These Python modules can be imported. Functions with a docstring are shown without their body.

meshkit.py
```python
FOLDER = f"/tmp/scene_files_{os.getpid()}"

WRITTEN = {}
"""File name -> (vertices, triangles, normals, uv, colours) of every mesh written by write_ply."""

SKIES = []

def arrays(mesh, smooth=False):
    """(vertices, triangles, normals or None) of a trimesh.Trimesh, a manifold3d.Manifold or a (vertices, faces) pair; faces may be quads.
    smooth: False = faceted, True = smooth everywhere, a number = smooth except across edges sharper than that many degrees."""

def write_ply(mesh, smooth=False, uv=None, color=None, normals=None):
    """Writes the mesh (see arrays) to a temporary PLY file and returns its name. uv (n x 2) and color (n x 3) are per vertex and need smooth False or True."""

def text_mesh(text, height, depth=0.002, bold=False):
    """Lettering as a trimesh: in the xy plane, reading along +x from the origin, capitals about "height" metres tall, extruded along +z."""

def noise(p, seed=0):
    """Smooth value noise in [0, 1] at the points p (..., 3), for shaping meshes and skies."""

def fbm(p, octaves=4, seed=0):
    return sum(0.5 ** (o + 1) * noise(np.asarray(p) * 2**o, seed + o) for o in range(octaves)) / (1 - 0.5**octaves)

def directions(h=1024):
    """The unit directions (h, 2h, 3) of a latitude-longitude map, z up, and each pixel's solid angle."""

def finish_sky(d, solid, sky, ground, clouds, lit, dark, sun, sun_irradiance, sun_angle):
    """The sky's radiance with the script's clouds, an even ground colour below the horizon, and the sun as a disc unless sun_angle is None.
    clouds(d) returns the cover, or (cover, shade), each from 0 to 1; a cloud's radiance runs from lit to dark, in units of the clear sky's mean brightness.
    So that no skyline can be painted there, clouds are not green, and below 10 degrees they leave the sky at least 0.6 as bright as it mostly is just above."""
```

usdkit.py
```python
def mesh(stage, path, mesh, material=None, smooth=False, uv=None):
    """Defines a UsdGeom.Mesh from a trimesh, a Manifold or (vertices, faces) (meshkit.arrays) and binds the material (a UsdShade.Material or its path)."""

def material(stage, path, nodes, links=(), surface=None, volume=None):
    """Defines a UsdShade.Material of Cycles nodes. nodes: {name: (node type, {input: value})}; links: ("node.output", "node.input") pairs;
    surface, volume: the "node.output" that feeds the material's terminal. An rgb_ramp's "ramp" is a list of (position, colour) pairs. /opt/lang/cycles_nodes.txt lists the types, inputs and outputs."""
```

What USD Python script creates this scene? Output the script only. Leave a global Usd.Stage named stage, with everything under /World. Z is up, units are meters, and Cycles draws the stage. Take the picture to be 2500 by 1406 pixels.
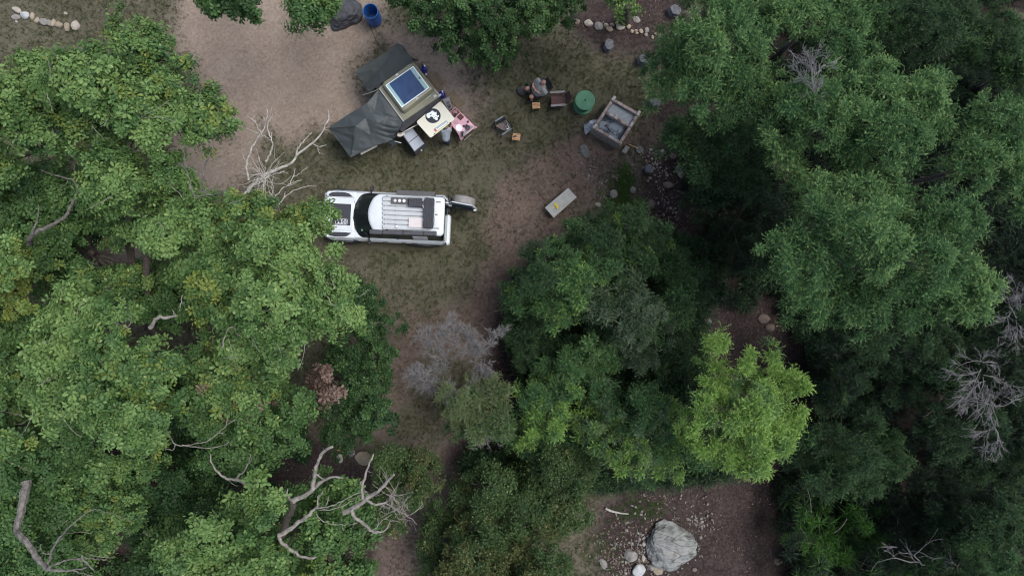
import math, numpy as np, trimesh, shapely
import shapely.geometry as sg
from scipy.interpolate import griddata
from scipy.spatial import Delaunay, cKDTree
from pxr import Usd, UsdGeom, UsdLux, UsdShade, Sdf, Gf, Vt
import usdkit, meshkit

# ------------------------------------------------------------------ stage, camera, sky, sun
stage = Usd.Stage.CreateInMemory()
UsdGeom.SetStageUpAxis(stage, UsdGeom.Tokens.z)
UsdGeom.SetStageMetersPerUnit(stage, 1.0)
UsdGeom.Xform.Define(stage, '/World')
CAM_H = 26.5                       # the drone hangs this high and looks straight down
FPX = 2500 / 2 / 0.75              # focal length in photograph pixels
cam = UsdGeom.Camera.Define(stage, '/World/camera')
cam.AddTranslateOp().Set(Gf.Vec3d(0, 0, CAM_H))
cam.CreateFocalLengthAttr(24.0)
cam.CreateHorizontalApertureAttr(36.0)
cam.CreateVerticalApertureAttr(36.0 * 575 / 1024)
cam.CreateClippingRangeAttr(Gf.Vec2f(0.1, 2000))
cam.CreateExposureAttr(EXPOSURE := 1.20)

SUN_EL, SUN_AZ = math.radians(64), math.radians(78)     # azimuth = atan2(x, y)
sd = np.array([math.cos(SUN_EL) * math.sin(SUN_AZ), math.cos(SUN_EL) * math.cos(SUN_AZ), math.sin(SUN_EL)])
usdkit.material(stage, '/World/Looks/sky', {
    'sky': ('sky_texture', {'sky_type': 'single_scattering', 'sun_disc': False, 'sun_elevation': SUN_EL, 'sun_rotation': SUN_AZ,
                            'aerosol_density': 2.5, 'air_density': 1.0, 'ozone_density': 1.0}),
    'hs': ('hsv', {'saturation': 0.78, 'value': 1.0}),
    'bg': ('background_shader', {'strength': 0.100})}, [('sky.color', 'hs.color'), ('hs.color', 'bg.color')], surface='bg.background')
dome = UsdLux.DomeLight.Define(stage, '/World/sky')
UsdShade.MaterialBindingAPI.Apply(dome.GetPrim()).Bind(UsdShade.Material.Get(stage, '/World/Looks/sky'))
sun = UsdLux.DistantLight.Define(stage, '/World/sun')
sun.CreateIntensityAttr(0.38); sun.CreateAngleAttr(30.0); sun.CreateNormalizeAttr(True)
sun.CreateColorAttr(Gf.Vec3f(1.0, 0.985, 0.96))
_q = Gf.Rotation(Gf.Vec3d(0, 0, 1), Gf.Vec3d(*map(float, sd))).GetQuat()
sun.AddOrientOp(UsdGeom.XformOp.PrecisionDouble).Set(Gf.Quatd(_q))

# ------------------------------------------------------------------ helpers
def at(px, py, z=0.0):
    """The world point at height z that the photograph shows at pixel (px, py)."""
    s = (CAM_H - z) / FPX
    return np.array([(px - 1250) * s, (703 - py) * s, z])

def ats(pts, z=0.0):
    return np.array([at(p[0], p[1], p[2] if len(p) > 2 else z) for p in pts])

def sm(x, a, b):
    t = np.clip((np.asarray(x, float) - a) / (b - a), 0, 1)
    return t * t * (3 - 2 * t)

def terrain(x, y):
    """Height of the ground: a flat camp, a gully that falls away to the east."""
    x, y = np.asarray(x, float), np.asarray(y, float)
    p = np.stack([x, y, 0 * x], -1)
    d = x - (6.6 + 0.9 * np.sin(y * 0.35) + 0.12 * np.abs(y))
    g = -1.7 * sm(d, -0.6, 4.5)
    return g + 0.10 * (meshkit.noise(p * 0.35, 3) - 0.5) + 0.05 * (meshkit.noise(p * 1.1, 4) - 0.5)

def tz(x, y):
    return float(terrain(np.array([x]), np.array([y]))[0])

def on(px, py, up=0.0):
    """The point on the ground that the photograph shows at (px, py), raised by up."""
    z = 0.0
    for _ in range(4):
        p = at(px, py, z + up); z = tz(p[0], p[1])
    return at(px, py, z + up)

JOINED = {'limbs', 'mortar', 'print', 'sticker_band', 'sticker_lettering', 'cell_line', 'emblem_mark', 'rim', 'yellow_lettering', 'wing_mirror', 'chassis', 'dead_limb', 'growth_ring', 'twigs', 'deck_handle', 'roof_rack', 'rack_clip'}
_names = {}
def numbered(parent, name):
    k = _names.get((parent, name), 0); _names[(parent, name)] = k + 1
    return f'{parent}/{name}' if k == 0 else f'{parent}/{name}_{k:03d}'

def tag(p, label=None, cat=None, group=None, kind=None):
    for k, v in (('label', label), ('category', cat), ('group', group), ('kind', kind)):
        if v: p.SetCustomDataByKey(k, v)
    return p

class Thing:
    """An Xform directly under /World at loc; parts are given in world coordinates."""
    def __init__(self, name, label, cat, loc=(0, 0, 0), group=None, kind=None):
        self.path = numbered('/World', name); self.loc = np.array(loc, float)
        x = UsdGeom.Xform.Define(stage, self.path); x.AddTranslateOp().Set(Gf.Vec3d(*map(float, self.loc)))
        self.prim = tag(x.GetPrim(), label, cat, group, kind)
    def part(self, name, mesh, mat, smooth=False, under=None, label=None, kind=None):
        if isinstance(mesh, list) and len(mesh) > 1 and name not in JOINED:
            return [self.part(name, m, mat, smooth, under, label, kind) for m in mesh][0]
        v, f = vf(mesh)
        path = numbered(under or self.path, name)
        m = usdkit.mesh(stage, path, (v - self.loc, f), LOOK(mat), smooth=smooth)
        tag(m.GetPrim(), label, None, None, kind)
        return path

def single(name, label, cat, mesh, mat, smooth=False, group=None, kind=None, loc=None):
    """A thing that is one mesh."""
    v, f = vf(mesh)
    path = numbered('/World', name)
    loc = np.array([*(v[:, :2].min(0) + v[:, :2].max(0)) / 2, v[:, 2].min()]) if loc is None else np.array(loc, float)
    m = usdkit.mesh(stage, path, (v - loc, f), LOOK(mat), smooth=smooth)
    m.AddTranslateOp().Set(Gf.Vec3d(*map(float, loc)))
    return tag(m.GetPrim(), label, cat, group, kind)

def LOOK(name):
    m = UsdShade.Material.Get(stage, f'/World/Looks/{name}')
    assert m, name
    return m

def vf(m):
    if isinstance(m, list):
        return join(m)
    if isinstance(m, trimesh.Trimesh):
        return np.array(m.vertices, float), np.array(m.faces, int)
    v, f = np.asarray(m[0], float), np.asarray(m[1], int)
    if f.shape[1] == 4: f = np.vstack([f[:, [0, 1, 2]], f[:, [0, 2, 3]]])
    return v, f

def join(ms):
    V, F, n = [], [], 0
    for m in ms:
        v, f = vf(m); V.append(v); F.append(f + n); n += len(v)
    return np.vstack(V), np.vstack(F)

def rotz(v, a):
    c, s = math.cos(a), math.sin(a); v = np.asarray(v, float)
    return np.stack([v[..., 0] * c - v[..., 1] * s, v[..., 0] * s + v[..., 1] * c, v[..., 2]], -1)

def place(m, loc=(0, 0, 0), rz=0.0):
    v, f = vf(m); return rotz(v, rz) + np.array(loc, float), f

def box(c, s, rz=0.0, bev=0.0):
    """A box of size s about c, turned by rz, its edges chamfered."""
    h = np.array(s, float) / 2
    if bev <= 0:
        m = trimesh.creation.box(s); v, f = vf(m)
    else:
        b = min(bev, h.min() * 0.9); pts = []
        for sx in (-1, 1):
            for sy in (-1, 1):
                for sz in (-1, 1):
                    k = np.array([sx, sy, sz])
                    for ax in range(3):
                        q = k * (h - b); q[ax] = k[ax] * h[ax]; pts.append(q)
        m = trimesh.convex.convex_hull(np.array(pts)); v, f = vf(m)
    return rotz(v, rz) + np.array(c, float), f

def tube(pts, r, n=6, cap=True):
    """A tube along the points; r is one radius or one for each point."""
    p = np.asarray(pts, float); r = np.broadcast_to(np.asarray(r, float), (len(p),))
    t = np.gradient(p, axis=0); t /= np.maximum(np.linalg.norm(t, axis=1, keepdims=True), 1e-9)
    u = np.cross(t[0], [0, 0, 1.0]); u = u if np.linalg.norm(u) > 1e-3 else np.array([1.0, 0, 0]); u /= np.linalg.norm(u)
    a = np.linspace(0, 2 * math.pi, n, endpoint=False); V = []
    for k in range(len(p)):
        u = u - t[k] * (u @ t[k]); u /= max(np.linalg.norm(u), 1e-9); w = np.cross(t[k], u)
        V.append(p[k] + r[k] * (np.cos(a)[:, None] * u + np.sin(a)[:, None] * w))
    V = np.vstack(V); F = []
    j = np.arange(n); j2 = (j + 1) % n
    for k in range(len(p) - 1):
        a0, b0 = k * n, (k + 1) * n
        F.append(np.stack([a0 + j, a0 + j2, b0 + j2], 1)); F.append(np.stack([a0 + j, b0 + j2, b0 + j], 1))
    if cap:
        for base, flip in ((0, True), ((len(p) - 1) * n, False)):
            q = np.stack([np.full(n - 2, base), base + np.arange(1, n - 1), base + np.arange(2, n)], 1)
            F.append(q[:, ::-1] if flip else q)
    return V, np.vstack(F)

def spline(pts, n=12, seed=None, wob=0.0):
    """A smooth line through the points, with a little wobble."""
    p = np.asarray(pts, float)
    if len(p) == 2: p = np.vstack([p[0], p.mean(0), p[1]])
    from scipy.interpolate import make_interp_spline
    d = np.r_[0, np.cumsum(np.linalg.norm(np.diff(p, axis=0), axis=1))]
    s = make_interp_spline(d, p, k=2)(np.linspace(0, d[-1], n))
    if wob:
        g = np.random.default_rng(seed or 1)
        s[1:-1] += g.normal(0, wob, (n - 2, 3))
    return s

def lathe(profile, n=24, c=(0, 0, 0)):
    """Turns (radius, height) pairs about the vertical through c."""
    pr = np.asarray(profile, float); a = np.linspace(0, 2 * math.pi, n, endpoint=False)
    V = np.vstack([np.stack([r * np.cos(a), r * np.sin(a), np.full(n, z)], 1) for r, z in pr]); F = []
    j = np.arange(n); j2 = (j + 1) % n
    for k in range(len(pr) - 1):
        F.append(np.stack([k * n + j, k * n + j2, (k + 1) * n + j2], 1)); F.append(np.stack([k * n + j, (k + 1) * n + j2, (k + 1) * n + j], 1))
    return V + np.array(c, float), np.vstack(F)

def prism(poly, z0, z1, bev=0.0):
    """A flat polygon (world xy) extruded; with bev its upper rim is chamfered."""
    P = poly if isinstance(poly, sg.Polygon) else sg.Polygon(np.asarray(poly)[:, :2])
    m = trimesh.creation.extrude_polygon(P, z1 - z0, engine='earcut'); m.apply_translation([0, 0, z0])
    return vf(m)

def loft(rings, cap0=True, cap1=True):
    """Closed rings of equal length joined one to the next."""
    R = [np.asarray(r, float) for r in rings]; n = len(R[0]); V = np.vstack(R); F = []
    j = np.arange(n); j2 = (j + 1) % n
    for k in range(len(R) - 1):
        F.append(np.stack([k * n + j, k * n + j2, (k + 1) * n + j2], 1)); F.append(np.stack([k * n + j, (k + 1) * n + j2, (k + 1) * n + j], 1))
    ex = []
    for do, b, flip in ((cap0, 0, True), (cap1, (len(R) - 1) * n, False)):
        if do:
            ci = len(V) + len(ex); ex.append(V[b:b + n].mean(0))
            q = np.stack([np.full(n, ci), b + j, b + j2], 1); F.append(q[:, ::-1] if flip else q)
    if ex: V = np.vstack([V, ex])
    return V, np.vstack(F)

def rrect(x0, x1, y0, y1, r, n=6):
    """A rounded rectangle as a ring of 2D points, counter-clockwise."""
    r = np.broadcast_to(np.asarray(r, float), (4,)); out = []
    for (cx, cy, sx, sy, a0), rr in zip(((x1, y1, -1, -1, 0), (x0, y1, 1, -1, 90), (x0, y0, 1, 1, 180), (x1, y0, -1, 1, 270)), r):
        a = np.radians(np.linspace(a0, a0 + 90, n))
        out.append(np.stack([cx + sx * rr + rr * np.cos(a), cy + sy * rr + rr * np.sin(a)], 1))
    return np.vstack(out)

def flatslab(corners, t, r=0.0):
    """A slab whose upper corners are given points (x, y, z); t thick, its corners rounded by r."""
    c = np.asarray(corners, float)
    A = np.c_[c[:, :2], np.ones(len(c))]; k = np.linalg.lstsq(A, c[:, 2], rcond=None)[0]
    P = sg.Polygon(c[:, :2])
    if r: P = P.buffer(-r).buffer(r, quad_segs=5)
    xy = np.array(P.exterior.coords)[:-1]
    if sg.LinearRing(xy).is_ccw is False: xy = xy[::-1]
    b = min(t * 0.3, 0.012); ctr = xy.mean(0); ins = np.array(P.buffer(-b, join_style=2).exterior.coords)
    z = lambda q: q @ k[:2] + k[2]
    sc = 1 - b / np.maximum(np.linalg.norm(xy - ctr, axis=1, keepdims=True), 1e-6)
    q = ctr + (xy - ctr) * sc
    return loft([np.c_[xy, z(xy) - t], np.c_[xy, z(xy) - b], np.c_[q, z(q)]])

def cloth(outline, ctrl, step=3.0, wr=0.0, seed=1, t=0.006, wscale=2.5, pleat=None):
    """A fabric surface: outline in photograph pixels, heights at control points (px, py, z); wr: depth of its wrinkles."""
    P = sg.Polygon(outline); x0, y0, x1, y1 = P.bounds
    g = np.stack(np.meshgrid(np.arange(x0, x1, step), np.arange(y0, y1, step)), -1).reshape(-1, 2)
    g = g[shapely.contains_xy(P.buffer(-step * 0.6), g[:, 0], g[:, 1])]
    L = P.exterior; b = np.array([L.interpolate(d).coords[0] for d in np.arange(0, L.length, step)])
    q = np.vstack([b, np.array(outline, float), g]); q = np.unique(np.round(q, 3), axis=0)
    c = np.asarray(ctrl, float)
    z = griddata(c[:, :2], c[:, 2], q, method='linear'); zn = griddata(c[:, :2], c[:, 2], q, method='nearest'); z = np.where(np.isnan(z), zn, z)
    nz = meshkit.noise(np.c_[q / 60.0 * wscale, np.full(len(q), seed)], seed) - 0.5
    rd = np.abs(meshkit.noise(np.c_[q / 30.0 * wscale, np.full(len(q), seed)], seed + 5) - 0.5)
    z = z + wr * (nz * 1.4 - rd * 0.9)
    for ang, freq, amp in pleat or ():
        ca, sa = math.cos(math.radians(ang)), math.sin(math.radians(ang)); along, across = q[:, 0] * ca + q[:, 1] * sa, -q[:, 0] * sa + q[:, 1] * ca
        w = meshkit.noise(np.c_[across * freq + 1.2 * meshkit.noise(np.c_[q / 45.0, 0 * z], seed + 9), along * freq * .12, 0 * z + seed], seed + 7)
        z = z + amp * (np.abs(w - .5) * 2 - .5) * meshkit.noise(np.c_[q / 38.0, 0 * z], seed + 3)
    tri = Delaunay(q).simplices; ce = q[tri].mean(1); tri = tri[shapely.contains_xy(P, ce[:, 0], ce[:, 1])]
    e = q[tri]; ar = np.abs((e[:, 1, 0] - e[:, 0, 0]) * (e[:, 2, 1] - e[:, 0, 1]) - (e[:, 2, 0] - e[:, 0, 0]) * (e[:, 1, 1] - e[:, 0, 1])); tri = tri[ar > .12 * step * step]
    us, inv = np.unique(tri, return_inverse=True); tri = inv.reshape(-1, 3); q, z = q[us], z[us]
    V = ats(np.c_[q, z]); n = len(V)
    a = V[tri]; up = np.cross(a[:, 1] - a[:, 0], a[:, 2] - a[:, 0])[:, 2] > 0
    tri = np.where(up[:, None], tri, tri[:, ::-1])
    return np.vstack([V, V - [0, 0, t]]), np.vstack([tri, tri[:, ::-1] + n])

def rock(c, r, seed, sub=3, rough=0.25, facet=0.5, rz=0.0):
    """A stone: a ball pushed about by noise and cut by a few planes, its foot in the ground."""
    m = trimesh.creation.icosphere(sub); v = np.array(m.vertices); g = np.random.default_rng(seed)
    for _ in range(9):
        d = g.normal(size=3); d /= np.linalg.norm(d); h = g.uniform(0.62, 0.95); s = v @ d
        v = v - facet * np.maximum(s - h, 0)[:, None] * d
    v = v * (1 + rough * (meshkit.noise(v * 1.3 + g.uniform(0, 50), seed) - 0.5)[:, None] + rough * 0.4 * (meshkit.noise(v * 3.7 + g.uniform(0, 50), seed + 1) - 0.5)[:, None])
    if sub >= 4: v = v * (1 + rough * 0.22 * (meshkit.noise(v * 9.0, seed + 2) - 0.5)[:, None])
    return rotz(v * np.array(r, float), rz) + np.array(c, float), np.array(m.faces)

# ------------------------------------------------------------------ materials
def look(name, col, rough=0.6, metal=0.0, var=0.0, scale=6.0, col2=None, bump=0.0, bscale=40.0, spec=0.5, coat=0.0, detail=4.0, mixpos=(0.35, 0.65), obj=False, sheen=0.0):
    """A plain surface: one colour that noise mixes with a second, and fine relief."""
    n = {'p': ('principled_bsdf', {'base_color': col, 'roughness': rough, 'metallic': metal, 'specular_ior_level': spec, 'coat_weight': coat, 'sheen_weight': sheen})}
    l = []
    if col2 is not None or var:
        c2 = col2 if col2 is not None else tuple(c * (1 - var) for c in col)
        n['g'] = ('texture_coordinate', {}) if obj else ('geometry', {})
        src = 'g.object' if obj else 'g.position'
        n['n'] = ('noise_texture', {'scale': scale, 'detail': detail, 'roughness': 0.6})
        n['r'] = ('rgb_ramp', {'ramp': [(0, col), (mixpos[0], col), (mixpos[1], c2), (1, c2)]})
        l += [(src, 'n.vector'), ('n.fac', 'r.fac'), ('r.color', 'p.base_color')]
    if bump:
        n['g2'] = ('geometry', {}); n['n2'] = ('noise_texture', {'scale': bscale, 'detail': 3.0})
        n['b'] = ('bump', {'strength': bump, 'distance': 0.02})
        l += [('g2.position', 'n2.vector'), ('n2.fac', 'b.height'), ('b.normal', 'p.normal')]
    return usdkit.material(stage, f'/World/Looks/{name}', n, l, surface='p.BSDF')

def leaf_look(name, c1, c2, tip=None, rough=0.5, trans=0.3, spec=0.2):
    """Foliage: two greens that vary from twig to twig and over the crown, a lighter young tip, some light let through."""
    tip = tip or c2
    n = {'oi': ('object_info', {}), 'g': ('geometry', {}), 'at': ('attribute', {'attribute': 'tip'}),
         'ns': ('noise_texture', {'scale': 0.55, 'detail': 2.0}),
         'ad': ('math', {'math_type': 'multiply_add', 'value2': 0.7, 'value3': -0.1}),
         'sb': ('math', {'math_type': 'multiply_add', 'value2': 1.5, 'value3': -0.5}),
         'su': ('math', {'math_type': 'add', 'use_clamp': True}),
         'r': ('rgb_ramp', {'ramp': [(0, c1), (0.5, tuple((a + b) / 2 for a, b in zip(c1, c2))), (1, c2)]}),
         'rp': ('geometry', {}),
         'hv': ('hsv', {}), 'hm': ('math', {'math_type': 'multiply_add', 'value2': 0.7, 'value3': 0.65}),
         'mx': ('mix', {'color2': tip}),
         'p': ('principled_bsdf', {'roughness': rough, 'specular_ior_level': spec}), 't': ('translucent_bsdf', {}),
         'm': ('mix_closure', {'fac': trans})}
    l = [('g.position', 'ns.vector'), ('oi.random', 'ad.value1'), ('ns.fac', 'sb.value1'), ('ad.value', 'su.value1'), ('sb.value', 'su.value2'), ('su.value', 'r.fac'),
         ('rp.random_per_island', 'hm.value1'), ('hm.value', 'hv.value'), ('r.color', 'mx.color1'), ('at.fac', 'mx.fac'), ('mx.color', 'hv.color'),
         ('hv.color', 'p.base_color'), ('hv.color', 't.color'), ('p.BSDF', 'm.closure1'), ('t.BSDF', 'm.closure2')]
    return usdkit.material(stage, f'/World/Looks/{name}', n, l, surface='m.closure')

leaf_look('oak_leaf', (0.042, 0.112, 0.036), (0.120, 0.236, 0.072), (0.25, 0.36, 0.13))
leaf_look('oak_leaf_bright', (0.086, 0.194, 0.056), (0.236, 0.380, 0.116), (0.40, 0.50, 0.18))
leaf_look('oak_leaf_yellow', (0.13, 0.22, 0.048), (0.29, 0.36, 0.08), (0.36, 0.36, 0.10))
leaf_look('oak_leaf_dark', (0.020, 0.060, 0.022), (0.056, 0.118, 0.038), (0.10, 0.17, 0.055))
leaf_look('dry_leaf', (0.095, 0.058, 0.045), (0.27, 0.185, 0.15), (0.32, 0.23, 0.19), trans=0.15)
leaf_look('feather_leaf', (0.027, 0.080, 0.034), (0.060, 0.150, 0.060), (0.225, 0.400, 0.130), trans=0.25)
leaf_look('feather_leaf_bright', (0.046, 0.132, 0.050), (0.108, 0.235, 0.086), (0.37, 0.56, 0.19), trans=0.25)
leaf_look('feather_leaf_dark', (0.016, 0.046, 0.024), (0.036, 0.082, 0.038), (0.115, 0.200, 0.072), trans=0.25)
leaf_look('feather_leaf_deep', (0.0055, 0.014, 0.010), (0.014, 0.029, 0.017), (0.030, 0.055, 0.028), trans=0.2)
leaf_look('feather_leaf_gold', (0.105, 0.235, 0.046), (0.215, 0.39, 0.085), (0.50, 0.74, 0.19), trans=0.3)
leaf_look('feather_leaf_grey', (0.060, 0.112, 0.070), (0.130, 0.190, 0.120), (0.27, 0.35, 0.19), trans=0.2)
leaf_look('feather_leaf_olive', (0.085, 0.130, 0.062), (0.165, 0.215, 0.105), (0.33, 0.40, 0.17), trans=0.25)
leaf_look('shrub_leaf', (0.034, 0.078, 0.028), (0.090, 0.155, 0.050), (0.28, 0.33, 0.15), trans=0.25, rough=0.4)
leaf_look('shrub_leaf_olive', (0.070, 0.100, 0.034), (0.165, 0.185, 0.065), (0.36, 0.35, 0.17), trans=0.25, rough=0.4)
leaf_look('lily_leaf', (0.022, 0.060, 0.016), (0.055, 0.14, 0.026), (0.09, 0.24, 0.035), trans=0.3)
leaf_look('weed_green', (0.075, 0.18, 0.035), (0.13, 0.26, 0.05), (0.15, 0.28, 0.06), trans=0.25)
leaf_look('grass_blade', (0.076, 0.078, 0.040), (0.140, 0.126, 0.074), (0.13, 0.125, 0.065), trans=0.15, spec=0.15)
leaf_look('grass_green', (0.040, 0.072, 0.024), (0.070, 0.115, 0.038), (0.08, 0.13, 0.04), trans=0.25, spec=0.2)
look('bark', (0.085, 0.068, 0.056), 0.9, col2=(0.035, 0.028, 0.025), scale=14, bump=0.8, bscale=26)
look('bark_grey', (0.15, 0.14, 0.125), 0.9, col2=(0.055, 0.048, 0.043), scale=9, bump=0.8, bscale=30)
look('dead_wood', (0.235, 0.21, 0.185), 0.9, col2=(0.105, 0.094, 0.084), scale=7, bump=0.8, bscale=40)
look('dead_twig', (0.155, 0.150, 0.150), 0.9, col2=(0.095, 0.091, 0.091), scale=5)
look('pale_dead_wood', (0.40, 0.38, 0.345), 0.85, col2=(0.20, 0.185, 0.165), scale=9, bump=0.5, bscale=30)

# ------------------------------------------------------------------ the ground
gx = np.r_[-400, -200, -100, -60, -40, -30, np.arange(-24, 24.01, 0.16), 30, 40, 60, 100, 200, 400]
gy = np.r_[-400, -200, -100, -60, -40, -26, -18, np.arange(-14, 14.01, 0.16), 18, 26, 40, 60, 100, 200, 400]
GX, GY = np.meshgrid(gx, gy, indexing='ij')
GZ = terrain(GX, GY)
GPX, GPY = GX / (CAM_H - GZ) * FPX + 1250, 703 - GY / (CAM_H - GZ) * FPX

def area(polys, soft=14.0):
    """How much a ground point lies in the areas, 0 to 1, their edges frayed by noise."""
    out = np.zeros(GPX.shape); p = np.stack([GX, GY, 0 * GX], -1)
    wob = 95 * (meshkit.fbm(p * 0.6) - 0.5)
    for poly in polys:
        P = sg.Polygon(poly); pts = shapely.points(GPX.ravel(), GPY.ravel())
        d = np.where(shapely.contains(P, pts), 1, -1) * shapely.distance(P.exterior, pts)
        out = np.maximum(out, sm(d.reshape(GPX.shape) + wob, -soft, soft))
    return out

sand = area([[(440, -80), (900, -80), (930, 110), (860, 180), (900, 235), (830, 300), (760, 300), (700, 340), (640, 300), (640, 420), (560, 470), (400, 470), (420, 330), (560, 330), (500, 200), (430, 120)],
             [(920, 60), (1110, 110), (1160, 200), (1140, 290), (1060, 240), (960, 130)],
             [(200, 560), (330, 560), (330, 760), (200, 760)]], 42)
path = area([[(1200, 440), (1330, 380), (1440, 290), (1540, 340), (1480, 420), (1420, 540), (1300, 620), (1260, 760), (1230, 860), (1060, 860), (980, 1000), (960, 1080), (1080, 1100), (1180, 1120), (1130, 1220),
              (1040, 1260), (1000, 1420), (890, 1420), (880, 1080), (930, 900), (960, 780), (1120, 740), (1200, 620), (1180, 540)]], 34)
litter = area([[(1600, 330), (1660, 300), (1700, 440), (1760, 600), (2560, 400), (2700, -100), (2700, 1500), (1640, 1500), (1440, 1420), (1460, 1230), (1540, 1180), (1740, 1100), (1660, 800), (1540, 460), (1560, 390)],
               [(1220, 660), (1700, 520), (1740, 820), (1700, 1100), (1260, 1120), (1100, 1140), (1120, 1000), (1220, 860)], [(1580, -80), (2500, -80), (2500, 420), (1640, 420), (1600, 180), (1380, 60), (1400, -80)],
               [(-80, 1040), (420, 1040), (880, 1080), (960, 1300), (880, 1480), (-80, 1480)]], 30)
lush = area([[(1000, 430), (1180, 500), (1240, 600), (1100, 660), (960, 640), (1100, 600)], [(1240, 140), (1560, 150), (1590, 330), (1480, 230), (1380, 330), (1270, 360)],
             [(640, 340), (800, 330), (900, 400), (1040, 400), (900, 440), (680, 420)]], 50)
pale = area([[(1440, 340), (1500, 370), (1480, 420), (1440, 400)], [(1410, 430), (1440, 425), (1440, 455), (1412, 455)], [(860, 200), (900, 300), (800, 380), (640, 330), (700, 250)]], 20)
grass = np.clip(1 - sand - 0.55 * path - litter, 0, 1)
grass = np.clip(grass * (0.85 + 0.5 * lush), 0, 1)
nx, ny = GX.shape
idx = np.arange(nx * ny).reshape(nx, ny)
gf = np.stack([idx[:-1, :-1], idx[1:, :-1], idx[1:, 1:], idx[:-1, 1:]], -1).reshape(-1, 4)
gm = usdkit.mesh(stage, '/World/ground', (np.stack([GX, GY, GZ], -1).reshape(-1, 3), gf), None, smooth=True)
pv = UsdGeom.PrimvarsAPI(gm)
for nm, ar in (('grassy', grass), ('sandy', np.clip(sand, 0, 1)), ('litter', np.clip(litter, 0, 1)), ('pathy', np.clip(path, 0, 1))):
    pv.CreatePrimvar(nm, Sdf.ValueTypeNames.FloatArray, 'vertex').Set(Vt.FloatArray.FromNumpy(ar.ravel().astype(np.float32)))
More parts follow.
